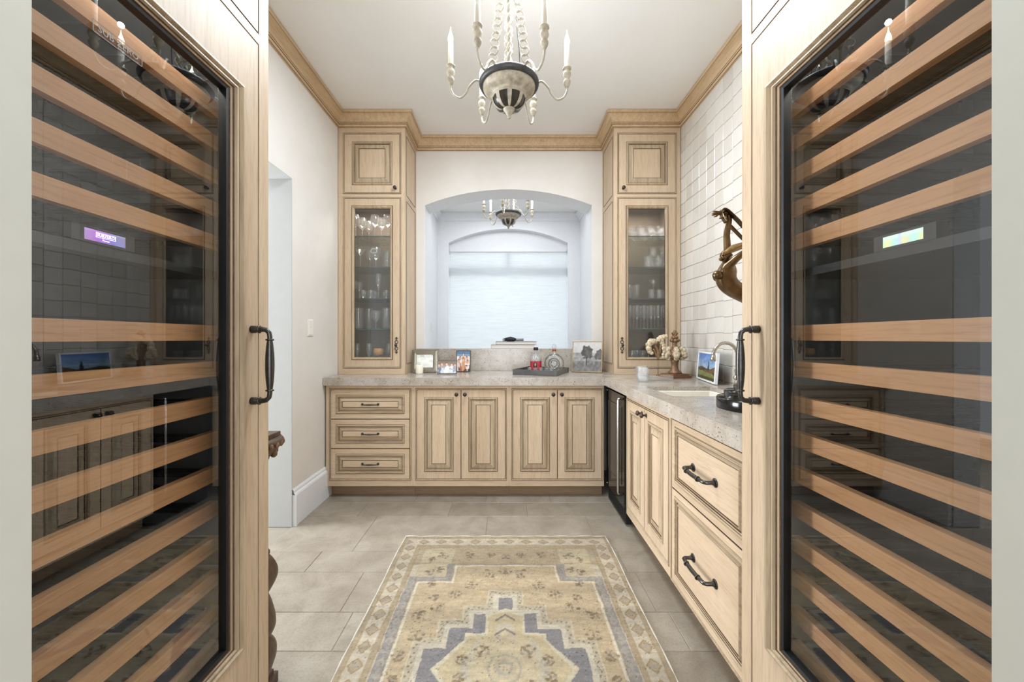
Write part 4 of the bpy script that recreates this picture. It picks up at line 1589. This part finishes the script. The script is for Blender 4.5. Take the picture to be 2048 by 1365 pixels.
ppl = [(.5, .80, .085, skin, (60, 44, 40), (190, 132, 100)), (.25, .62, .09, skin, hair, (176, 104, 84)), (.75, .62, .09, skin, hair, (222, 164, 126)), (.5, .55, .09, skin, (130, 92, 62), (208, 152, 116)), (.14, .48, .08, skin, hair, (226, 206, 196)), (.84, .46, .08, skin, hair, (236, 214, 204))]
photo_frame('photo_frame', 'narrow frame with an upright photo of a group on a beach', (-.388, 3.36, Z0 + .001), -.04, .12, .126, .186, .005, 'carved', blob_people(ppl, beach))
photo_frame('photo_frame', 'thin gold frame with a black-and-white photo of a tree, beside the glass cabinet', (.672, 3.29, Z0 + .001), -.42, .20, .262, .272, .008, 'gold', bw_tree)
photo_frame('photo_frame', 'white-edged frame with a blue-sky landscape photo leaning on the tiled wall', (1.338, 2.615, Z0 + .001), -PI / 2 - .2, .07, .40, .198, .012, 'white', landscape, th=.02)

# ivory candle
cd = thing('pillar_candle', 'short ivory pillar candle in front of the beaded frame', 'candle', (-.728, 3.185, Z0))
MB().lathe([(.0005, 0), (.030, 0), (.0315, .003), (.0315, .072), (.0295, .075), (.020, .072), (.0005, .071)], 28).build('wax', ['wax'], cd)
MB().tube([(0, 0, .070), (.001, 0, .076), (.003, 0, .081)], .0012, 6).build('wick', ['black_matte'], cd)

# ------------------------------------------------------------------ tray with bottles
TR = math.radians(-22.5)
tx, ty = .287, 3.232
tr = thing('serving_tray', 'dark slate-coloured rectangular tray on the back worktop', 'tray', (tx, ty, Z0), TR)
MB().box(-.183, .183, -.20, .20, 0, .006).build('tray_base', ['tray'], tr)
for a, b, c, d in ((-.183, .183, -.20, -.192), (-.183, .183, .192, .20), (-.183, -.175, -.192, .192), (.175, .183, -.192, .192)):
    MB().box(a, b, c, d, .006, .042).build('tray_side', ['tray'], tr)
ZT = Z0 + .0065
# red-labelled square decanter
dc = thing('liquor_bottle', 'square clear bottle with red label and dark cap on the tray', 'bottle', (.236, 3.20, ZT), -.2)
q = MB()


def sq(w, z, r=.3):
    pts = []
    for i in range(24):
        a = 2 * PI * i / 24
        c, s = math.cos(a), math.sin(a)
        k = (abs(c) ** 5 + abs(s) ** 5) ** (-1 / 5)
        pts.append((w * c * k, w * s * k, z))
    return pts


def ci(r, z):
    return [(r * math.cos(2 * PI * i / 24), r * math.sin(2 * PI * i / 24), z) for i in range(24)]


q.loft([sq(.040, 0), sq(.044, .006), sq(.044, .118), sq(.040, .130), ci(.026, .146), ci(.014, .156), ci(.013, .180), ci(.017, .183), ci(.017, .190), ci(.011, .192)], 0, True, False, True)
q.build('glass', ['crystal'], dc)
q = MB()
q.loft([sq(.0448, .028), sq(.0448, .098)], 0, False, False, True)
q.build('label_band', ['red'], dc)
q = MB().ball((0, 0, 0), (.017, .003, .026), 16, 8)
q.build('emblem', ['dark_label'], dc, (0, -.045, .066))
q = MB().ball((0, 0, 0), (.010, .003, .017), 16, 8)
q.build('emblem_centre', ['pewter'], dc, (0, -.047, .066))
MB().lathe([(.0005, .189), (.019, .189), (.020, .193), (.020, .208), (.017, .212), (.0005, .212)], 18).build('cap', ['black_matte'], dc)
# round ribbed bottle
rb = thing('round_bottle', 'round ribbed glass bottle with copper collar and faceted stopper on the tray', 'bottle', (.392, 3.235, ZT), -.15)
q = MB()
A = Rx(PI / 2)
q.lathe([(.0005, -.022), (.05, -.026), (.066, -.022), (.074, -.012), (.077, 0), (.074, .012), (.066, .022), (.05, .026), (.0005, .022)], 36, X=Matrix.Translation((0, 0, .078)) @ A)
q.lathe([(.034, .140), (.024, .160), (.014, .172), (.013, .182)], 24)
q.build('glass', ['crystal'], rb)
q = MB()
for R_, r_ in ((.026, .004), (.044, .006)):
    q.torus((0, -.027, .078), R_, r_, 32, 8)
q.build('concentric_rings', ['pewter'], rb)
q = MB()
for i in range(26):
    a = -.6 + (PI + 1.2) * i / 25
    for yy in (-.012, .012):
        q.ball((.078 * math.cos(a), yy, .078 + .078 * math.sin(a)), .006, 8, 6)
q.build('ribbed_edge', ['pewter'], rb, merge=False)
MB().lathe([(.013, .178), (.017, .180), (.017, .196), (.013, .198)], 18).build('collar', ['copper'], rb)
MB().lathe([(.0005, .197), (.012, .198), (.018, .208), (.019, .216), (.012, .236), (.0005, .246)], 8, smooth=False).build('stopper', ['crystal'], rb)

# ------------------------------------------------------------------ glassware
def glass_mesh(name, prof, mat='clear', n=20):
    return MB().lathe(prof, n).mesh(name, [mat])


G = {}
G['wine'] = glass_mesh('wine_glass', [(.0005, .0015), (.034, 0), (.033, .002), (.006, .006), (.0035, .02), (.0035, .085), (.007, .095), (.028, .112), (.038, .135), (.039, .150), (.033, .195)])
G['goblet'] = glass_mesh('goblet', [(.0005, .0015), (.036, 0), (.035, .002), (.006, .006), (.004, .02), (.004, .055), (.010, .065), (.036, .085), (.045, .11), (.045, .135), (.040, .16)])
G['flute'] = glass_mesh('champagne_flute', [(.0005, .0015), (.030, 0), (.029, .002), (.005, .006), (.0032, .02), (.0034, .075), (.010, .09), (.021, .115), (.025, .15), (.024, .185), (.022, .205)])
G['martini'] = glass_mesh('martini_glass', [(.0005, .0015), (.034, 0), (.033, .002), (.005, .006), (.0035, .02), (.0035, .10), (.006, .106), (.052, .172)])
G['tumbler'] = glass_mesh('tumbler', [(.0005, .004), (.028, .003), (.030, 0), (.033, .004), (.036, .09)])
G['highball'] = glass_mesh('highball_glass', [(.0005, .006), (.026, .005), (.028, 0), (.030, .004), (.031, .14)])
G['mug'] = glass_mesh('glass_pitcher', [(.0005, .006), (.04, .005), (.044, 0), (.046, .005), (.046, .165), (.044, .175)])
G['crystal'] = glass_mesh('crystal_tumbler', [(.0005, .012), (.024, .010), (.032, 0), (.036, .008), (.040, .04), (.036, .05), (.041, .06), (.040, .098)], 'crystal', 16)


def put_glass(kind, name, px, depth, z, label, group, scale=1.0):
    o = inst(G[kind], name, None, ((px - 1015) * depth / FPX, depth, z + .0004), (0, 0, rnd.uniform(0, 6)), (scale,) * 3)
    return tag(o, label, 'glass', group)


LS = 'left glass-fronted cabinet'
RS = 'right glass-fronted cabinet'
ORD = ['first', 'second', 'third', 'fourth', 'fifth', 'sixth']
FRONT, MID, BACK = 3.235, 3.322, 3.418


def row(kind, name, shelf, where, noun, group, front=(), mid=(), back=(), scale=1.0, dz=0.0):
    """one kind of glass set out on one shelf; each label counts from the left in its own row"""
    for lst, d, rn in ((front, FRONT, 'front'), (mid, MID, 'middle'), (back, BACK, 'back')):
        for i, px in enumerate(sorted(lst)):
            n = '' if len(lst) == 1 else ORD[i] + ' from left, '
            put_glass(kind, name, px, d, SHELF_Z[shelf] + dz, f'{noun}, {n}{rn} row, {where}', group, scale)


# left cabinet
row('wine', 'wine_glass', 0, 'top shelf of left glass cabinet', 'stemmed wine glass', 'wine glasses on the top left shelf', (711, 750, 775), (725, 763), (738,), .95)
put_glass('martini', 'martini_glass', 721, FRONT + .012, SHELF_Z[1], 'wide V-shaped martini glass in the ' + LS, None)
put_glass('wine', 'wine_glass', 740, BACK - .06, SHELF_Z[1], 'wine glass behind the martini glass in the ' + LS, None, .9)
eg = put_glass('goblet', 'goblet', 752, FRONT, SHELF_Z[1], 'goblet with a white interlocking emblem in the ' + LS, None, 1.05)
em = MB()
for s in (-1, 1):
    a0, a1 = (.75, 2 * PI - .75)
    X = Matrix.Translation((s * .0075, -.050, .125)) @ (Matrix.Identity(4) if s < 0 else Matrix.Rotation(PI, 4, 'Z'))
    em.torus((0, 0, 0), .0165, .003, 22, 6, X=X, a0=a0, a1=a1)
emo = em.build('emblem', ['etch'], eg)
emo.rotation_euler = (0, 0, -eg.rotation_euler[2])
row('highball', 'highball_glass', 1, 'beside the emblem goblet', 'straight highball glass', 'highball glasses by the emblem goblet', (775,), (771,), (777,))
row('wine', 'wine_glass', 2, 'middle shelf of left glass cabinet', 'small wine glass', 'wine glasses on the middle left shelf', (709,), (719,), (), .78)
put_glass('flute', 'champagne_flute', 757, FRONT, SHELF_Z[2], 'tall flute on the middle shelf of the ' + LS, None, 1.02)
row('tumbler', 'tumbler', 2, 'middle shelf of left glass cabinet', 'short clear tumbler', 'tumblers on the middle left shelf', (727, 742, 773), (750,), (731, 768), .8)
put_glass('mug', 'glass_pitcher', 717, FRONT + .01, SHELF_Z[3], 'broad glass pitcher on the fourth shelf of the ' + LS, None)
put_glass('goblet', 'goblet', 752, FRONT, SHELF_Z[3], 'single stemmed glass on the fourth shelf of the ' + LS, None, .95)
row('highball', 'highball_glass', 3, 'fourth shelf of left glass cabinet', 'straight tall glass', 'tall glasses on the fourth left shelf', (774,), (738,), (770,), 1.25)
row('flute', 'champagne_flute', 4, 'bottom shelf of left glass cabinet', 'flute', 'flutes on the bottom left shelf', (715, 738, 778), (), (), .95)
vt = thing('votive_holder', 'amber votive holder on the bottom shelf of the left glass cabinet', 'votive holder', ((757 - 1015) * 3.30 / FPX, 3.30, SHELF_Z[4] + .0004))
MB().lathe([(.0005, .002), (.030, 0), (.030, .003), (.006, .008), (.005, .075), (.012, .085), (.018, .088)], 20).build('stem', ['clear'], vt)
MB().lathe([(.0005, .086), (.030, .088), (.043, .10), (.046, .125), (.040, .148), (.034, .152)], 20).build('cup', ['amber'], vt)
# right cabinet
row('crystal', 'crystal_tumbler', 0, 'top shelf of right glass cabinet', 'cut-crystal tumbler', 'crystal tumblers on the top right shelf', (1263, 1282, 1301, 1320), (1270, 1289, 1308, 1327), (), .92)
row('crystal', 'crystal_tumbler', 1, 'second shelf of right glass cabinet', 'cut-crystal tumbler', 'crystal tumblers on the second right shelf', (1296, 1317), (1306, 1327), (), 1.0)
row('crystal', 'crystal_tumbler', 1, 'second shelf of right glass cabinet', 'cut-crystal tumbler stacked on another', 'stacked crystal tumblers', (), (1306, 1327), (), .95, .0985)
row('highball', 'highball_glass', 2, 'middle shelf of right glass cabinet', 'straight highball glass', 'highball glasses on the middle right shelf', (1259, 1273), (1266,), (), .85)
put_glass('martini', 'martini_glass', 1307, MID + .01, SHELF_Z[2], 'martini glass on the middle shelf of the ' + RS, None, 1.05)
row('crystal', 'crystal_tumbler', 2, 'by the martini glass in the right cabinet', 'small crystal tumbler', 'small tumblers on the middle right shelf', (1303, 1319), (1329,), (), .78)
row('flute', 'champagne_flute', 3, 'fourth shelf of right glass cabinet', 'champagne flute', 'flutes on the fourth right shelf', (1260, 1274, 1288, 1302, 1316, 1330), (1267, 1281, 1295, 1309, 1323), (), .97)
row('goblet', 'goblet', 4, 'bottom shelf of right glass cabinet', 'round-bowled goblet', 'goblets on the bottom right shelf', (1264, 1285, 1318), (1274, 1297), (), .85)
# added lamps without fixtures brighten the glassware in the two glass cabinets
for nm, cxx in (('cabinet_fill', (XL + UXL) / 2), ('cabinet_fill', (XR + UXR) / 2)):
    la = bpy.data.lights.new('cabinet_fill', 'AREA')
    la.shape = 'RECTANGLE'
    la.size, la.size_y, la.energy, la.color = .3, .12, 1.6, (1, .93, .86)
    lo = bpy.data.objects.new('cabinet_fill', la)
    COL.objects.link(lo)
    lo.location = (cxx, 3.26, 2.335)
# shot glasses on the tray
SHOT = glass_mesh('shot_glass', [(.0005, .008), (.013, .007), (.014, 0), (.015, .003), (.019, .05)], 'crystal', 14)
for k, (px, d) in enumerate(((1059, 3.145), (1071, 3.115), (1082, 3.12), (1093, 3.09), (1103, 3.105))):
    tag(inst(SHOT, 'shot_glass', None, ((px - 1015) * d / FPX, d, ZT)), 'small shot glass on the tray, ' + ORD[k] + ' from left', 'glass', 'shot glasses on the tray')
# tumblers on the right worktop
for k, (x, y) in enumerate(((.915, 2.60), (.945, 2.72))):
    o = inst(G['crystal'], 'crystal_tumbler', None, (x, y, Z0), (0, 0, .4 * k), (.98, .98, 1.0))
    tag(o, ('crystal tumbler nearest the worktop corner, front of the pair by the coral ornament', 'crystal tumbler behind another one by the coral ornament')[k], 'glass')

# ------------------------------------------------------------------ books and brush on the ledge
def book(name, label, x0, x1, y0, y1, z, h, cover, rz=0.0):
    t = thing(name, label, 'book', ((x0 + x1) / 2, (y0 + y1) / 2, z), rz)
    w, d = (x1 - x0) / 2, (y1 - y0) / 2
    c = MB().box(-w, w, -d, d, 0, .0025).box(-w, w, -d, d, h - .0025, h).box(-w, -w + .003, -d, d, .0025, h - .0025)
    c.build('cover', [cover], t)
    MB().box(-w + .003, w - .004, -d + .004, d - .004, .0026, h - .0026).build('pages', ['paper'], t)


book('book', 'grey closed book lying on the ledge, lower of the two', -.150, .252, YB - .005, YB + .225, SILL + .0005, .036, 'book2')
book('book', 'taupe book on top of the grey book, under the brush', -.108, .268, YB + .01, YB + .21, SILL + .037, .029, 'book', .02)
br = thing('brush', 'dark bristle brush lying on the top book', 'brush', (.06, YB + .09, SILL + .0665))
q = MB()
q.tube([(-.085, 0, .012), (-.06, 0, .018), (-.03, 0, .022), (0, 0, .018), (.02, 0, .016)], [.008, .020, .024, .018, .012], 14)
for i in range(40):
    a = rnd.uniform(0, 2 * PI)
    y, z = .018 * math.cos(a), .020 + .018 * math.sin(a)
    q.tube([(-.03, y * .8, max(z, .004)), (-.07, y, max(z * .9, .003)), (-.098 - rnd.uniform(0, .012), y * .7, max(z * .6, .002))], [.0016, .0014, .0004], 4)
q.build('bristles', ['hair'], br)
MB().tube([(.015, 0, .016), (.03, 0, .015), (.06, 0, .016), (.085, 0, .016), (.092, 0, .016)], [.011, .013, .0115, .013, .010], 14).build('handle', ['handle_grey'], br)

# ------------------------------------------------------------------ ornaments on the right worktop
co = thing('coral_ornament', 'cream coral flower ornament on a thin rod and clear acrylic base', 'ornament', (1.062, 2.685, Z0))
q = MB().box(-.075, .075, -.045, .045, 0, .036)
q.build('acrylic_base', ['acrylic'], co)
MB().tube([(-.012, 0, .036), (-.012, 0, .15)], .0028, 8).lathe([(.0005, .036), (.014, .036), (.014, .040), (.0005, .041)], 14, (-.012, 0, 0)).build('rod', ['gilt'], co)
q = MB()
q.tube(bezier([(-.012, 0, .145), (-.010, 0, .175), (-.016, .004, .21), (-.03, .008, .245), (-.012, 0, .27)], 4), [.006 + .006 * math.sin(i * .19) for i in range(17)], 10)
q.tube(bezier([(-.010, 0, .16), (.0, 0, .20), (.008, 0, .245), (.02, 0, .275)], 4), [.008] * 13, 10)
q.tube(bezier([(-.012, 0, .15), (-.03, 0, .19), (-.045, 0, .22)], 4), [.007] * 9, 8)
q.build('stem', ['gilt'], co)
q = MB()
for (x, y, z, r) in ((-.062, 0, .268, .024), (-.076, .002, .248, .022), (-.078, 0, .224, .020), (-.070, .003, .203, .017), (-.056, 0, .190, .013), (-.045, 0, .272, .020), (-.030, .004, .272, .017),
                     (-.008, 0, .285, .019), (.010, .002, .297, .020), (.028, 0, .303, .018), (.044, 0, .308, .013), (.014, 0, .276, .018),
                     (.022, .003, .245, .018), (.028, 0, .222, .017), (.032, 0, .200, .015), (.024, .002, .180, .014), (.020, 0, .160, .011), (.014, 0, .262, .016)):
    q.ball((x, y, z), (r, r * .8, r), 10, 8, 0, None, .16)
q.build('coral_heads', ['fossil'], co, merge=False)

ur = thing('carved_finial', 'gilded carved finial with shell scrolls on a square base, against the tile', 'ornament', (1.262, 2.905, Z0), .3)
q = MB()
for s, z0, z1 in ((.082, 0, .016), (.072, .016, .028)):
    q.box(-s, s, -s, s, z0, z1)
q.build('plinth', ['rust'], ur)
q = MB()
q.lathe([(.045, .028), (.05, .034), (.046, .044), (.032, .054), (.026, .068), (.024, .09), (.028, .118), (.033, .126), (.026, .130), (.04, .142), (.055, .16), (.058, .185), (.045, .21), (.022, .222), (.016, .245), (.018, .26), (.014, .275)], 20)
q.build('column', ['gilt'], ur)
q = MB()
for k in range(6):
    a = k * PI / 3
    for (r, z, s) in ((.064, .178, .026), (.072, .162, .022), (.066, .200, .020), (.050, .214, .018), (.054, .145, .018)):
        q.ball((r * math.cos(a), r * math.sin(a), z), (s, s, s), 10, 8, 0, None, .12)
q.build('shell_scrolls', ['fossil'], ur, merge=False)
q = MB()
for k in range(6):
    a = k * PI / 3
    q.ball((.022 * math.cos(a), .022 * math.sin(a), .278), (.016, .016, .014), 8, 6, 0, None, .1)
    q.ball((.014 * math.cos(a + .5), .014 * math.sin(a + .5), .300), (.012, .012, .012), 8, 6, 0, None, .1)
q.lathe([(.012, .268), (.018, .29), (.010, .305), (.018, .318), (.020, .33), (.012, .342), (.009, .352), (.0005, .358)], 14)
for k in range(4):
    a = k * PI / 2 + .4
    q.ball((.017 * math.cos(a), .017 * math.sin(a), .330), (.009, .009, .010), 8, 6, 0, None, .1)
q.build('crest', ['gilt'], ur, merge=False)

# ------------------------------------------------------------------ faucet
fa = thing('faucet', 'brushed nickel gooseneck bar faucet behind the sink', 'faucet', (1.305, 2.185, Z0))
q = MB().lathe([(.0005, 0), (.030, 0), (.030, .006), (.022, .012), (.018, .022), (.021, .030), (.015, .040), (.012, .06), (.0125, .10), (.016, .104), (.016, .112), (.011, .118)], 20)
q.build('body', ['nickel'], fa)
path = [(0, 0, .115), (0, 0, .19)] + [(-.070 + .070 * math.cos(a), -.004, .19 + .078 * math.sin(a)) for a in [PI * i / 12 for i in range(1, 12)]] + [(-.140, -.004, .196)]
MB().tube(path, .0095, 12).build('spout', ['nickel'], fa)
MB().lathe([(.010, .0), (.0145, .002), (.0145, .028), (.011, .030), (.011, .036), (.0095, .037)], 16, (-.140, -.004, .163)).build('aerator', ['nickel'], fa)
MB().tube([(0, -.012, .072), (-.012, -.026, .072), (-.026, -.038, .074)], [.009, .010, .012], 12).ball((-.030, -.042, .074), .016, 12, 8).build('valve', ['nickel'], fa)
MB().tube([(-.030, -.042, .085), (-.030, -.042, .105), (-.029, -.042, .125), (-.028, -.042, .14)], [.006, .0042, .005, .008], 10).ball((-.028, -.042, .146), .007, 10, 6).build('lever', ['nickel'], fa)


# ------------------------------------------------------------------ bronze figure on a black stepped base
def skinned(name, pts, edges, radii, mat, parent, levels=2, root=0):
    me = bpy.data.meshes.new(name)
    me.from_pydata(pts, edges, [])
    o = bpy.data.objects.new(name, me)
    COL.objects.link(o)
    sk = o.modifiers.new('skin', 'SKIN')
    sk.use_smooth_shade = True
    sv = me.skin_vertices[0] if me.skin_vertices else None
    if sv is None:
        bm = bmesh.new(); bm.from_mesh(me); bm.verts.layers.skin.verify(); bm.to_mesh(me); bm.free()
        sv = me.skin_vertices[0]
    for i, r in enumerate(radii):
        rr = r if isinstance(r, tuple) else (r, r)
        sv.data[i].radius = rr
        sv.data[i].use_root = (i == root)
    sd = o.modifiers.new('subdivision', 'SUBSURF')
    sd.levels = sd.render_levels = levels
    dg = bpy.context.evaluated_depsgraph_get()
    ev = bpy.data.meshes.new_from_object(o.evaluated_get(dg))
    bpy.data.objects.remove(o)
    ev.materials.clear()
    ev.materials.append(M[mat])
    for p in ev.polygons:
        p.use_smooth = True
    o = bpy.data.objects.new(name, ev)
    COL.objects.link(o)
    o.parent = parent
    return o


BX, BY = 1.055, 1.605
st = thing('bronze_sculpture', 'bronze figure arching back with raised arm and ribbon on a black stepped base', 'sculpture', (BX, BY, Z0))
q = MB().lathe([(.0005, 0), (.160, 0), (.164, .004), (.164, .040), (.160, .045), (.134, .046), (.134, .068), (.130, .073), (.098, .074), (.098, .094), (.094, .098), (.0005, .099)], 48)
q.build('base', ['black'], st)


def S(px, py, dy=0.0):
    d = BY + dy
    return ((px - 1015) * d / FPX - BX, dy, EYE - (py - 677) * d / FPX - Z0)


pts = [S(1496, 596), S(1474, 583), S(1456, 570), S(1448, 552), S(1452, 534), S(1454, 524), S(1455, 515),      # pelvis, waist, ribs, chest, upper chest, neck, skull base
       S(1452, 512, -.01), S(1458, 504, -.01),                                                                       # head
       S(1456, 526, .03), S(1455, 500, .045), S(1453, 470, .05), S(1459, 440, .05), S(1456, 428, .05),               # raised arm
       S(1458, 532, -.035), S(1474, 516, -.05), S(1496, 500, -.055), S(1512, 478, -.05), S(1516, 466, -.05),         # second arm
       S(1506, 602, .03), S(1530, 640, .04), S(1524, 700, .03), S(1522, 752, .03), S(1508, 760, .02),                # supporting leg
       S(1510, 596, -.03), S(1556, 590, -.05), S(1590, 640, -.05), S(1606, 668, -.05)]
edges = [(0, 1), (1, 2), (2, 3), (3, 4), (4, 5), (5, 6), (6, 7), (7, 8), (4, 9), (9, 10), (10, 11), (11, 12), (12, 13), (4, 14), (14, 15), (15, 16), (16, 17), (17, 18),
         (0, 19), (19, 20), (20, 21), (21, 22), (22, 23), (0, 24), (24, 25), (25, 26), (26, 27)]
rad = [(.042, .046), (.034, .038), (.038, .044), (.042, .048), (.034, .042), .015, .016, .024, .025, .019, .016, .014, .012, .009, .019, .015, .012, .010, .009, .028, .021, .017, .011, .010, .028, .020, .016, .010]
skinned('figure', pts, edges, rad, 'statue', st)
q = MB()
for px, py, dy in ((1435, 551, -.024), (1436, 555, .020)):
    c = S(px, py, dy)
    q.ball(c, (.020, .018, .019), 14, 10)
q.build('bust', ['statue'], st, merge=False)
# face and hair
q = MB()
c = S(1451, 513, -.008)
q.ball(c, (.022, .020, .026), 16, 12)
q.ball((c[0] - .020, c[1] - .004, c[2] - .012), (.010, .008, .009), 10, 8)
q.tube([(c[0] - .018, c[1] - .016, c[2] + .006), (c[0] - .024, c[1] - .014, c[2] - .002)], [.003, .004], 8)
q.ball((c[0] - .011, c[1] - .017, c[2] + .006), (.004, .004, .003), 8, 6)
q.ball((c[0] - .016, c[1] - .014, c[2] - .011), (.005, .004, .0025), 8, 6)
q.build('face', ['statue'], st, merge=False)
q = MB()
for i in range(16):
    a = i / 15
    s = S(1447 + 12 * a, 508 - 8 * a, -.028 + .05 * ((i * 7) % 16) / 15)
    m = S(1466 + 6 * a, 500 - 6 * a + rnd.uniform(-3, 3), -.03 + .055 * ((i * 7) % 16) / 15)
    e = S(1484 + rnd.uniform(0, 10), 492 + rnd.uniform(-8, 10), -.03 + .06 * ((i * 7) % 16) / 15)
    q.tube(bezier([s, m, e], 4), [.007, .009, .010, .010, .009, .008, .006, .004, .001], 7)
q.build('hair', ['statue_gold'], st, merge=False)
# raised hand with bent fingers
q = MB()
w = S(1456, 429, .05)
pm = S(1447, 426, .05)
q.ball(((w[0] + pm[0]) / 2, w[1], (w[2] + pm[2]) / 2 + .002), (.017, .011, .009), 12, 8)
for i, (ex, ey) in enumerate(((1426, 423), (1424, 427), (1424, 430), (1428, 433))):
    dy = .05 + (i - 1.5) * .009
    q.tube([S(1447, 425 + i, dy), S(1437, 424 + i * 1.6, dy), S(ex + 4, ey, dy), S(ex, ey + 1, dy)], [.0046, .0042, .0036, .0026], 8)
q.tube([S(1452, 431, .036), S(1446, 436, .03), S(1439, 437, .028)], [.005, .0042, .003], 8)
q.build('hand', ['statue'], st, merge=False)
# ribbon looped over the wrist
def ribbon(pts, w):
    P = [Vector(p) for p in bezier(pts, 5)]
    lo = []
    for p in P:
        lo.append([(p.x, p.y - w, p.z - .002), (p.x, p.y + w, p.z - .002), (p.x, p.y + w, p.z + .002), (p.x, p.y - w, p.z + .002)])
    return MB().loft(lo, 0, True, True, True)


rbm = ribbon([S(1452, 445, .03), S(1444, 432, .035), S(1442, 421, .04), S(1452, 420, .04), S(1472, 438, .03), S(1492, 458, .02), S(1514, 468, -.03)], .014)
rbm.build('ribbon', ['statue'], st)
rbm = ribbon([S(1444, 426, .05), S(1450, 440, .06), S(1470, 462, .06), S(1494, 486, .05), S(1530, 520, .03), S(1540, 580, .0)], .012)
rbm.build('ribbon', ['statue'], st)

# ------------------------------------------------------------------ carved pedestal beyond the left wine fridge
pd = thing('carved_pedestal', 'dark carved wooden pedestal mostly hidden behind the left wine fridge', 'pedestal', (-.885, 1.285, 0))
q = MB().box(-.075, .075, -.075, .075, 0, .035).box(-.065, .065, -.065, .065, .035, .05)
q.build('foot', ['carved'], pd)
q = MB()
n = 46
loops = []
for i in range(n + 1):
    z = .05 + .43 * i / n
    rr = .070 + .028 * abs(math.cos(PI * (z - .12) / .14)) ** .8
    loops.append([(rr * (1 + .06 * math.cos(3 * (2 * PI * j / 24) + z * 26)) * math.cos(2 * PI * j / 24), rr * (1 + .06 * math.cos(3 * (2 * PI * j / 24) + z * 26)) * math.sin(2 * PI * j / 24), z) for j in range(24)])
q.loft(loops, 0, True, True, True)
q.build('twisted_shaft', ['carved'], pd)
q = MB().lathe([(.06, .48), (.05, .50), (.040, .53), (.034, .62), (.036, .72), (.05, .76), (.058, .775)], 24)
q.build('neck', ['carved'], pd)
q = MB().lathe([(.052, .775), (.070, .785), (.072, .80), (.092, .815), (.114, .845), (.120, .862), (.112, .872), (.06, .874), (.0005, .874)], 28)
q.build('capital', ['carved'], pd)
q = MB()
for i in range(26):
    a = 2 * PI * i / 26
    q.ball((.116 * math.cos(a), .116 * math.sin(a), .852), (.008, .008, .011), 8, 6)
    if i % 2:
        q.ball((.094 * math.cos(a), .094 * math.sin(a), .818), (.012, .012, .014), 8, 6, 0, None, .1)
q.build('carved_beads', ['gilt'], pd, merge=False)
MB().box(-.06, .098, -.05, .05, .874, .888).build('top_block', ['carved'], pd)
